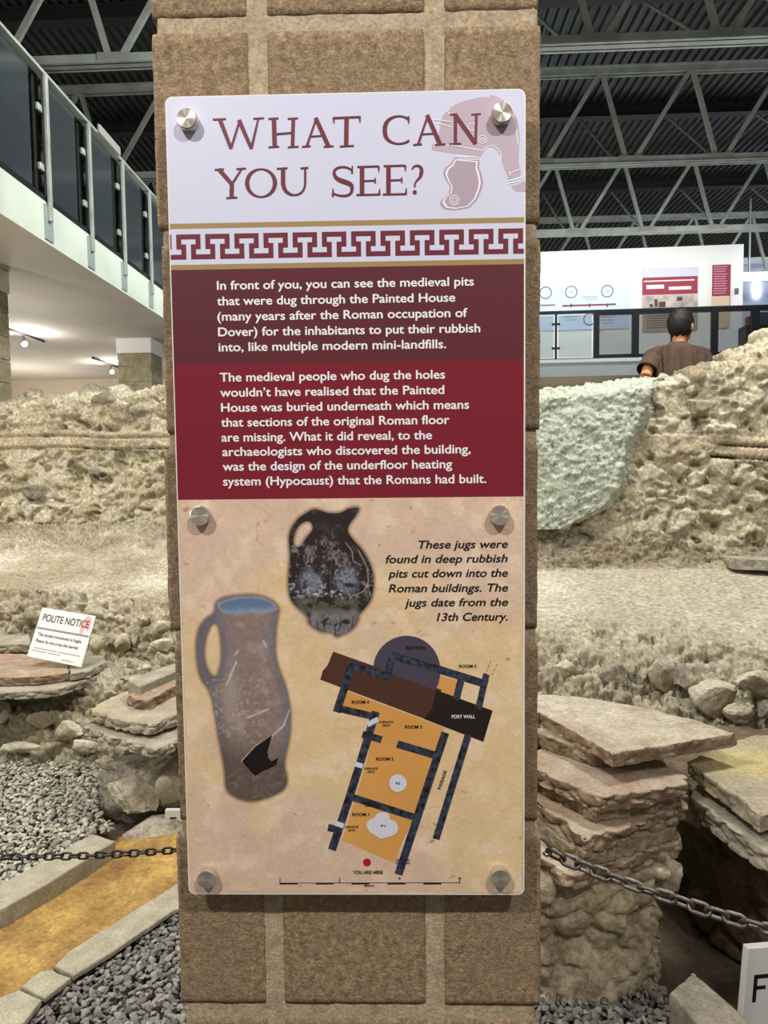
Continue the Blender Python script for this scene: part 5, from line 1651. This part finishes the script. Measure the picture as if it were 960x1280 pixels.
# kerbs, sand strip
slab('edging_stone', [(-110, 1166), (-110, 1130), (0, 1105), (115, 1042), (144, 1051), (60, 1104), (0, 1137)], 0.075, 0.13, M_KERB, 'pale concrete edging between the pale gravel and the ochre sand', 'edging', seed=101, amp=0.002)
slab('edging_stone', [(330, 1060), (345, 1082), (218, 1137), (140, 1190), (92, 1219), (68, 1207), (86, 1189), (118, 1169), (218, 1106)], 0.016, 0.016, M_KERB, 'long worn edging along the ochre sand, running to the pillar', 'edging', seed=102, amp=0.004)
slab('edging_stone', [(26, 1233), (50, 1214), (66, 1211), (88, 1222), (56, 1247)], 0.016, 0.016, M_KERB, 'middle piece of worn edging at lower left', 'edging', seed=103, amp=0.004)
slab('edging_stone', [(-60, 1268), (0, 1246), (24, 1236), (53, 1249), (20, 1290), (-60, 1340)], 0.016, 0.016, M_KERB, 'edging piece in the bottom left corner', 'edging', seed=104, amp=0.004)
sp = outline([(-130, 1260), (-130, 1150), (0, 1132), (150, 1045), (330, 1030), (330, 1070), (218, 1112), (120, 1175), (80, 1205), (0, 1250)], 0.008)
o = rough_prism('sand', sp, -0.003, 0.008, M_SAND, None, step=0.03, amp=0.004, seed=105, topamp=0.004)
tag(o, 'strip of ochre yellow sand between two edgings at lower left', 'sand', None, 'stuff')

# gravel beds
def inside(poly_, pts):
    x, y = pts[:, 0], pts[:, 1]; r = np.zeros(len(pts), bool); n = len(poly_)
    for i in range(n):
        a = poly_[i]; b = poly_[(i+1) % n]
        c = ((a[1] > y) != (b[1] > y)) & (x < (b[0]-a[0])*(y-a[1])/((b[1]-a[1]) or 1e-9)+a[0])
        r ^= c
    return r
def gravel(name, poly_, z, size, palette, seed, label, slope=0.0, y0=0.0):
    rs = np.random.RandomState(seed)
    pl = np.array([(q[0], q[1]) for q in poly_])
    lo, hi = pl.min(0), pl.max(0)
    V0, F0 = ico(2)
    F0 = np.array(F0)
    kinds = []
    for k in range(10):
        v, _ = rock_verts((1, 0.75, 0.5), seed*20+k, sub=2, facets=7, rough=0.12, cut=(0.5, 0.85))
        kinds.append(v)
    pts = []
    for layer, dens in ((0, 1.15), (1, 0.75)):
        st = size*1.0/math.sqrt(dens)
        gx, gy = np.meshgrid(np.arange(lo[0], hi[0], st), np.arange(lo[1], hi[1], st))
        q = np.stack([gx.ravel(), gy.ravel()], 1)+rs.uniform(-0.5, 0.5, (gx.size, 2))*st
        q = q[inside(pl, q)]
        pts.append(np.concatenate([q, np.full((len(q), 1), z+layer*size*0.42)+rs.uniform(-.1, .1, (len(q), 1))*size], 1))
    pts = np.concatenate(pts)
    pts[:, 2] += slope*(pts[:, 1]-y0)
    N = len(pts); nv = len(V0)
    Vv = np.zeros((N, nv, 3)); C = np.zeros((N, nv, 3))
    pal = np.array([lin(c) for c in palette])
    for i in range(N):
        v = kinds[rs.randint(10)]*size*0.62*rs.uniform(0.7, 1.35)
        a, b, c = rs.uniform(0, 6.28), rs.normal(0, 0.45), rs.normal(0, 0.45)
        Rz = np.array([[math.cos(a), -math.sin(a), 0], [math.sin(a), math.cos(a), 0], [0, 0, 1]])
        Rx = np.array([[1, 0, 0], [0, math.cos(b), -math.sin(b)], [0, math.sin(b), math.cos(b)]])
        Ry = np.array([[math.cos(c), 0, math.sin(c)], [0, 1, 0], [-math.sin(c), 0, math.cos(c)]])
        Vv[i] = v@(Rx@Ry@Rz)+pts[i]
        C[i] = pal[rs.randint(len(pal))]*rs.uniform(0.8, 1.2)
    Fall = (F0[None]+(np.arange(N)*nv)[:, None, None]).reshape(-1, 3)
    o = mk(name, Vv.reshape(-1, 3), Fall.tolist(), M_PEB, None, False, col=C.reshape(-1, 3))
    tag(o, label, 'gravel', None, 'stuff')
    return o
GREY = [(128, 125, 119), (112, 110, 106), (144, 140, 132), (98, 96, 93), (132, 125, 116)]
PALE = [(172, 170, 154), (150, 148, 136), (188, 184, 166), (136, 134, 124), (164, 158, 140)]
fg = outline([(-5, 1300), (20, 1285), (56, 1248), (92, 1220), (218, 1138), (300, 1100), (520, 1120), (676, 1232), (760, 1232), (826, 1226), (850, 1262), (880, 1330), (700, 1345), (100, 1345)], 0.0)
gravel('gravel', fg, -0.022, 0.021, GREY, 3, 'dark grey loose gravel around the foot of the pillar')
gp = [G(a, b, c)[:2] for a, b, c in ((-70, 1118, .03), (-70, 948, .14), (60, 948, .14), (125, 950, .13), (118, 985, .1), (128, 1020, .07), (150, 1040, .05), (118, 1042, .05), (0, 1106, .03))]
gravel('gravel', gp, 0.012, 0.021, PALE, 5, 'pale grey gravel bed at left, behind the pale edging', slope=0.15, y0=2.5)

# ------------------------------------------------------------------ notice, marker signs, chains
q4 = [P(53.1, 759.4, 3.62), P(119.6, 770, 3.58), P(101.3, 833.8, 3.46), P(33.8, 820, 3.50)]
_n = np.cross(q4[1]-q4[0], q4[3]-q4[0])
_r = ray(101.3, 833.8)
q4[2] = CAM+_r*(((q4[0]-CAM)@_n)/(_r@_n))
nr_ = np.cross(q4[1]-q4[0], q4[3]-q4[0]); nr_ /= np.linalg.norm(nr_)
if nr_[1] > 0: nr_ = -nr_
r = root('notice_sign', tuple((q4[2]+q4[3])/2), 'white POLITE NOTICE card leaning on the left ledge', 'sign')
v = [a+nr_*0.0 for a in q4]+[a-nr_*0.006 for a in q4]
mk('card', v, [(3, 2, 1, 0), (4, 5, 6, 7), (0, 1, 5, 4), (1, 2, 6, 5), (2, 3, 7, 6), (3, 0, 4, 7)], M_SIGNW, r)
def nq(u, w_, k=1):
    a = q4[0]*(1-u)+q4[1]*u; b = q4[3]*(1-u)+q4[2]*u
    return a*(1-w_)+b*w_+nr_*0.0006*k
def nrect(mb, u0, w0, u1, w1, k=1, mi=0):
    mb.add([nq(u0, w1, k), nq(u1, w1, k), nq(u1, w0, k), nq(u0, w0, k)], [(0, 1, 2, 3)], mi)
def ntext(mb, s, u0, u1, wb, hgt, k=2, mi=0, bold=0.01):
    v, f_ = text_mesh(s, 0, bold)
    x = (v[:, 0]-v[:, 0].min())/(v[:, 0].max()-v[:, 0].min())
    mb.add([nq(u0+(u1-u0)*a, wb-b/CAPH*hgt, k) for a, b in zip(x, v[:, 1])], f_, mi)
mb = MB()
nrect(mb, 0.015, 0.395, 0.985, 0.435, 1, 0)
mb.add([nq(a, b, 1) for a, b in ((0.79, 0.30), (0.80, 0.16), (0.84, 0.04), (0.90, 0.02), (0.95, 0.08), (0.96, 0.26), (0.93, 0.34), (0.88, 0.26), (0.84, 0.40), (0.80, 0.40))], [tuple(range(10))], 1)
mb.build('printed_marks', [mat('notice_grey', (150, 140, 134), 0.6), mat('notice_pink', (232, 176, 168), 0.6)], r)
mb = MB()
ntext(mb, 'POLITE NOTICE', 0.07, 0.93, 0.26, 0.14)
ntext(mb, 'This ancient monument is fragile.', 0.07, 0.89, 0.565, 0.062)
ntext(mb, 'Please do not cross the barrier', 0.07, 0.86, 0.695, 0.062)
mb.build('notice_lettering', mat('notice_ink', (52, 30, 36), 0.6), r)
mb = MB()
for (w_, a, b) in ((0.80, 0.07, 0.50), (0.80, 0.53, 0.93), (0.855, 0.05, 0.32), (0.855, 0.35, 0.58), (0.93, 0.62, 0.84)): nrect(mb, a, w_, b, w_+0.018, 2)
mb.build('small_print', mat('notice_faint', (172, 176, 178), 0.6), r)

def marker(pxs, pys, Y, W, H, tilt, label, letter):
    a = P(pxs, pys, Y)
    r = root('marker_sign', (a[0]+W/2, a[1], a[2]-H), label, 'sign')
    o = MB().box((-0.0, 0.0, -H), (W, 0.022, 0.0)).build('board', M_SIGNW, r, bevel=0.0015)
    M_ = Matrix.Translation(Vector(a))@Matrix.Rotation(math.radians(tilt[1]), 4, 'Z')@Matrix.Rotation(math.radians(tilt[0]), 4, 'Y')
    o.matrix_world = M_
    lm = MB()
    for (x0, z0, x1, z1) in letter: lm.box((x0, -0.0006, z0), (x1, -0.0001, z1))
    lo = lm.build('letter', M_INKB, r); lo.matrix_world = M_
    return r
s_ = 1.86/F
marker(935.5, 1186, 1.86, 0.26, 0.24, (4, 12), 'white marker sign with a bold black F, cut by the right edge', [(0.026, -0.158, 0.038, -0.078), (0.026, -0.090, 0.075, -0.078), (0.026, -0.122, 0.066, -0.111)])
marker(206, 1013, 2.86, 0.2, 0.14, (0, 0), 'white marker sign almost hidden behind the left side of the pillar', [(0.022, -0.085, 0.030, -0.03), (0.022, -0.038, 0.05, -0.03), (0.022, -0.062, 0.046, -0.054)])

def link_mesh(name, pitch, wr, m):
    """one oval chain link along X"""
    hw = wr*2.6
    pts = []
    st = pitch*0.5-hw+wr
    st = max(st, wr*0.5)
    for k in range(9): pts.append((st+hw*math.cos(-math.pi/2+math.pi*k/8), hw*math.sin(-math.pi/2+math.pi*k/8), 0))
    for k in range(9): pts.append((-st+hw*math.cos(math.pi/2+math.pi*k/8), hw*math.sin(math.pi/2+math.pi*k/8), 0))
    mb = MB(); mb.tube(pts, wr, 8, closed=True)
    me = bpy.data.meshes.new(name)
    me.from_pydata(mb.v, [], mb.f)
    me.polygons.foreach_set('use_smooth', np.ones(len(me.polygons), dtype=bool))
    me.materials.append(m)
    return me
def chain(name, path, pitch, wr, label, m, twist):
    pts = [np.array(q) for q in path]
    # even steps along the sagging line
    seg = [0]+list(np.cumsum([np.linalg.norm(b-a) for a, b in zip(pts[:-1], pts[1:])]))
    n = int(seg[-1]/pitch)
    r = root(name, tuple(pts[0]), label, 'chain')
    me = link_mesh('link', pitch, wr, m)
    at = lambda s: np.array([np.interp(s, seg, [q[k] for q in pts]) for k in range(3)])
    for i in range(n):
        c = at((i+0.5)*pitch); d = Vector(at((i+1)*pitch)-at(i*pitch)).normalized()
        side = d.cross(Vector((0, 0, 1))).normalized(); up = side.cross(d)
        th = math.radians(twist if i % 2 == 0 else twist+90)+0.22*math.sin(i*2.3)
        ya = up*math.cos(th)+side*math.sin(th); za_ = d.cross(ya)
        o = bpy.data.objects.new('link', me); COL.objects.link(o)
        mt = Matrix.Identity(4)
        for k in range(3): mt[k][0], mt[k][1], mt[k][2], mt[k][3] = d[k], ya[k], za_[k], c[k]
        o.parent = r; o.matrix_parent_inverse = r.matrix_world.inverted(); o.matrix_world = mt
    return r
YL = 1.2
lp = [P(a, b, YL) for a, b in ((300, 1056), (217, 1063), (160, 1067), (100, 1070), (40, 1071), (0, 1071), (-80, 1069), (-200, 1060), (-420, 1030))]
lc = chain('barrier_chain', lp, 0.0156, 0.0020, 'dark steel barrier chain hanging level to the left of the pillar', M_CHAINB, 12)
h0 = np.array([XL, YL-0.02, P(300, 1052, YL)[2]])
MB().tube([h0+np.array([0.012, 0, 0]), h0+np.array([-0.012, 0, 0]), h0+np.array([-0.022, 0, -0.004]), h0+np.array([-0.024, 0, 0.008])], 0.003, 10).build('wall_hook', M_STEEL, lc, True)
YR = 0.88
rp = [P(a, b, YR-0.0004*(a-690)) for a, b in ((686, 1064), (697, 1070), (711, 1076), (747, 1090), (782, 1103), (811, 1114), (844, 1124), (879, 1137), (918, 1149), (952, 1159), (1000, 1172), (1060, 1186), (1120, 1196), (1260, 1212), (1420, 1220))]
rc = chain('barrier_chain', rp, 0.0193, 0.0025, 'steel barrier chain sloping down from a hook on the right side of the pillar', M_CHAIN, 28)
hk = [P(a, b, YR) for a, b in ((640, 1050), (664, 1046), (674, 1046), (682, 1051), (688, 1059), (688, 1066), (683, 1069), (680, 1066))]
MB().tube(hk, 0.0028, 10).build('wall_hook', mat('bright_hook', (170, 160, 142), 0.35, 0.9), rc, True)

# ------------------------------------------------------------------ the visitor beyond the wall (seen from behind, head turned right)
YPn = 5.62
def person():
    s = YPn/F
    C0 = P(846, 470, YPn)
    gz = 1.12
    top = P(852, 388, YPn)[2]
    Hh = top-gz
    k = Hh/1.74
    ox, oy = C0[0], YPn
    r = root('person', (ox, oy, gz), 'dark-haired person in a brown pleated tunic, seen from behind beyond the right ruin wall', 'person')
    W = lambda x, y, z: Vector((ox+x*k, oy+y*k, gz+z*k))
    body = MB()
    def limb(pts, rr, n=14): body.tube([W(*q) for q in pts], [q*k for q in rr], n)
    def ball(c, rad, n=16):
        V_, F_ = ico(3)
        body.add([tuple(W(c[0]+a[0]*rad[0], c[1]+a[1]*rad[1], c[2]+a[2]*rad[2])) for a in V_], F_)
    # torso and neck
    V_, F_ = ico(3)
    ball((0, 0, 1.20), (0.185, 0.115, 0.24)); ball((0, 0, 0.98), (0.165, 0.12, 0.18)); ball((0, 0.0, 1.36), (0.17, 0.09, 0.09))
    ball((0.165, 0, 1.385), (0.07, 0.065, 0.06)); ball((-0.165, 0, 1.385), (0.07, 0.065, 0.06))
    limb([(0.005, -0.01, 1.36), (0.012, 0.0, 1.46), (0.022, 0.012, 1.55)], [0.072, 0.056, 0.055])
    # legs, feet
    for sx in (-1, 1):
        limb([(sx*0.09, 0, 0.95), (sx*0.1, 0.01, 0.5), (sx*0.1, -0.02, 0.28), (sx*0.1, -0.02, 0.08)], [0.09, 0.058, 0.056, 0.038])
        limb([(sx*0.1, -0.05, 0.045), (sx*0.11, 0.08, 0.038), (sx*0.12, 0.18, 0.025)], [0.042, 0.042, 0.028])
    # arms: left elbow out, hand forward; right arm hanging
    limb([(-0.19, 0, 1.385), (-0.255, -0.07, 1.28), (-0.305, -0.13, 1.18)], [0.058, 0.05, 0.044])
    limb([(-0.305, -0.13, 1.18), (-0.285, -0.02, 1.09), (-0.25, 0.09, 1.0)], [0.043, 0.037, 0.027])
    limb([(0.19, 0, 1.385), (0.25, 0.0, 1.2), (0.262, 0.02, 1.09)], [0.058, 0.05, 0.042])
    limb([(0.262, 0.02, 1.09), (0.262, 0.08, 0.95), (0.25, 0.15, 0.84)], [0.042, 0.036, 0.026])
    for (hx, hy, hz, dx, dy, dz) in ((-0.25, 0.09, 1.0, 0.04, 0.06, -0.045), (0.25, 0.15, 0.84, -0.01, 0.035, -0.065)):
        d = Vector((dx, dy, dz)).normalized()
        body.tube([W(hx, hy, hz), W(*(Vector((hx, hy, hz))+d*0.05)), W(*(Vector((hx, hy, hz))+d*0.085))], [0.028*k, 0.038*k, 0.03*k], 12)
        sd = d.cross(Vector((1, 0, 0.2))).normalized()
        for fi, (off, ln) in enumerate(((-0.028, 0.062), (-0.0095, 0.074), (0.0095, 0.07), (0.028, 0.056))):
            b0 = Vector((hx, hy, hz))+d*0.075+sd*off
            cu = Vector((0.014, 0.006, -0.016))
            body.tube([W(*b0), W(*(b0+d*ln*0.5)), W(*(b0+d*ln*0.85+cu)), W(*(b0+d*ln+cu*1.8))], [0.0095*k, 0.0088*k, 0.008*k, 0.006*k], 8)
        t0 = Vector((hx, hy, hz))+d*0.03-sd*0.03
        body.tube([W(*t0), W(*(t0-sd*0.025+d*0.025)), W(*(t0-sd*0.03+d*0.055))], [0.012*k, 0.0105*k, 0.008*k], 8)
    # head, turned to the right
    yaw = -0.75
    ca, sa = math.cos(yaw), math.sin(yaw)
    hc = Vector((0.035, 0.02, 1.615))
    HS = 1.2
    def HW(x, y, z):                          # head space: +y is where the face looks
        return W(hc.x+HS*(x*ca-y*sa), hc.y+HS*(x*sa+y*ca), hc.z+HS*z)
    def hball(c, rad, sub=3):
        V_, F_ = ico(sub)
        body.add([tuple(HW(c[0]+a[0]*rad[0], c[1]+a[1]*rad[1], c[2]+a[2]*rad[2])) for a in V_], F_)
    hball((0, -0.005, 0.01), (0.074, 0.092, 0.105)); hball((0, 0.035, -0.05), (0.055, 0.055, 0.065)); hball((0, 0.06, -0.085), (0.03, 0.03, 0.025))
    body.tube([HW(0, 0.085, 0.015), HW(0, 0.104, -0.015), HW(0, 0.112, -0.03), HW(0, 0.092, -0.036)], [0.009*k, 0.012*k, 0.015*k, 0.012*k], 10)
    hball((0, 0.083, -0.058), (0.024, 0.012, 0.008)); hball((0, 0.081, -0.07), (0.02, 0.012, 0.008))
    for sx in (-1, 1):
        hball((sx*0.078, -0.005, -0.012), (0.01, 0.02, 0.032)); hball((sx*0.03, 0.083, 0.006), (0.014, 0.009, 0.008), 2); hball((sx*0.03, 0.086, 0.022), (0.02, 0.008, 0.005), 2)
    bo = body.build('body', M_SKIN, r, True)
    rm = bo.modifiers.new('remesh', 'REMESH'); rm.mode = 'VOXEL'; rm.voxel_size = 0.0075*k; rm.use_smooth_shade = True
    sm = bo.modifiers.new('smooth', 'SMOOTH'); sm.iterations = 4; sm.factor = 0.5
    # eyes
    for sx in (-1, 1):
        V_, F_ = ico(2)
        mk('eye', [tuple(HW(sx*0.03+a[0]*0.011, 0.0865+a[1]*0.006, 0.006+a[2]*0.005)) for a in V_], F_, mat('eye_dark', (30, 24, 20), 0.3), r, True)
    # hair: cap over crown, back and sides down to the nape
    hb = MB()
    V_, F_ = ico(4)
    hv = []
    for a in V_:
        fr = sstep(0.15, 0.75, a[1])                                       # 1 at the face
        low = -0.075+0.125*fr
        x, y, z = a[0]*0.086, a[1]*0.106-0.008, a[2]*0.118+0.012
        z = max(z, low-0.010*math.sin(7*math.atan2(a[1], a[0])))
        if a[2] < 0.1: x *= 1-0.12*min(1, -(a[2]-0.1)); y *= 1-0.10*min(1, -(a[2]-0.1))
        lump = 1+0.03*math.sin(14*a[0]+6*a[2])*math.sin(11*a[1])+0.02*math.sin(23*a[2]+9*a[0])
        hv.append(tuple(HW(x*lump, y*lump, z)))
    mk('hair', hv, F_, M_HAIR, r, True)
    # tunic: pleated cloth hanging from the shoulders, wide short sleeves
    n = 120
    prof = [(1.475, 0.062, 0.060, 0.0), (1.455, 0.085, 0.075, 0.0), (1.44, 0.13, 0.09, 0.25), (1.432, 0.195, 0.104, 0.45), (1.412, 0.245, 0.112, 0.65), (1.36, 0.268, 0.12, 0.9), (1.28, 0.262, 0.13, 0.9),
            (1.15, 0.268, 0.14, 1.0), (1.0, 0.272, 0.148, 1.0), (0.85, 0.265, 0.155, 1.0), (0.7, 0.27, 0.165, 1.0), (0.55, 0.28, 0.175, 1.0)]
    v = []
    for (z, rx, ry, fd) in prof:
        for j in range(n):
            a = 2*math.pi*j/n
            w_ = 0.020*fd*(0.7*math.sin(19*a+0.8*math.sin(3*a)+z*1.5)+0.45*math.sin(31*a+2*z))
            cx, sy = math.cos(a), math.sin(a)
            cx = math.copysign(abs(cx)**0.75, cx); sy = math.copysign(abs(sy)**0.85, sy)
            v.append(tuple(W((rx+w_)*cx+0.006*(1.47-z), (ry+w_)*sy, z+0.012*math.sin(2*a)*fd)))
    f = grid_faces(len(prof), n, True)
    tb2 = MB(); tb2.add(v, f)
    for (p0, p1, p2) in (((-0.15, 0, 1.375), (-0.235, -0.05, 1.32), (-0.288, -0.105, 1.235)), ((0.15, 0, 1.375), (0.235, -0.01, 1.28), (0.262, 0.0, 1.12))):
        cv = [np.array(p0)*(1-t_)**2+2*np.array(p1)*t_*(1-t_)+np.array(p2)*t_*t_ for t_ in np.linspace(0, 1, 9)]
        tb2.tube([W(*q_) for q_ in cv], [(0.070+0.014*k_/8)*k for k_ in range(9)], 24, caps=False)
    t = tb2.build('tunic', M_TUNIC, r, True)
    so = t.modifiers.new('cloth', 'SOLIDIFY'); so.thickness = 0.004
person()
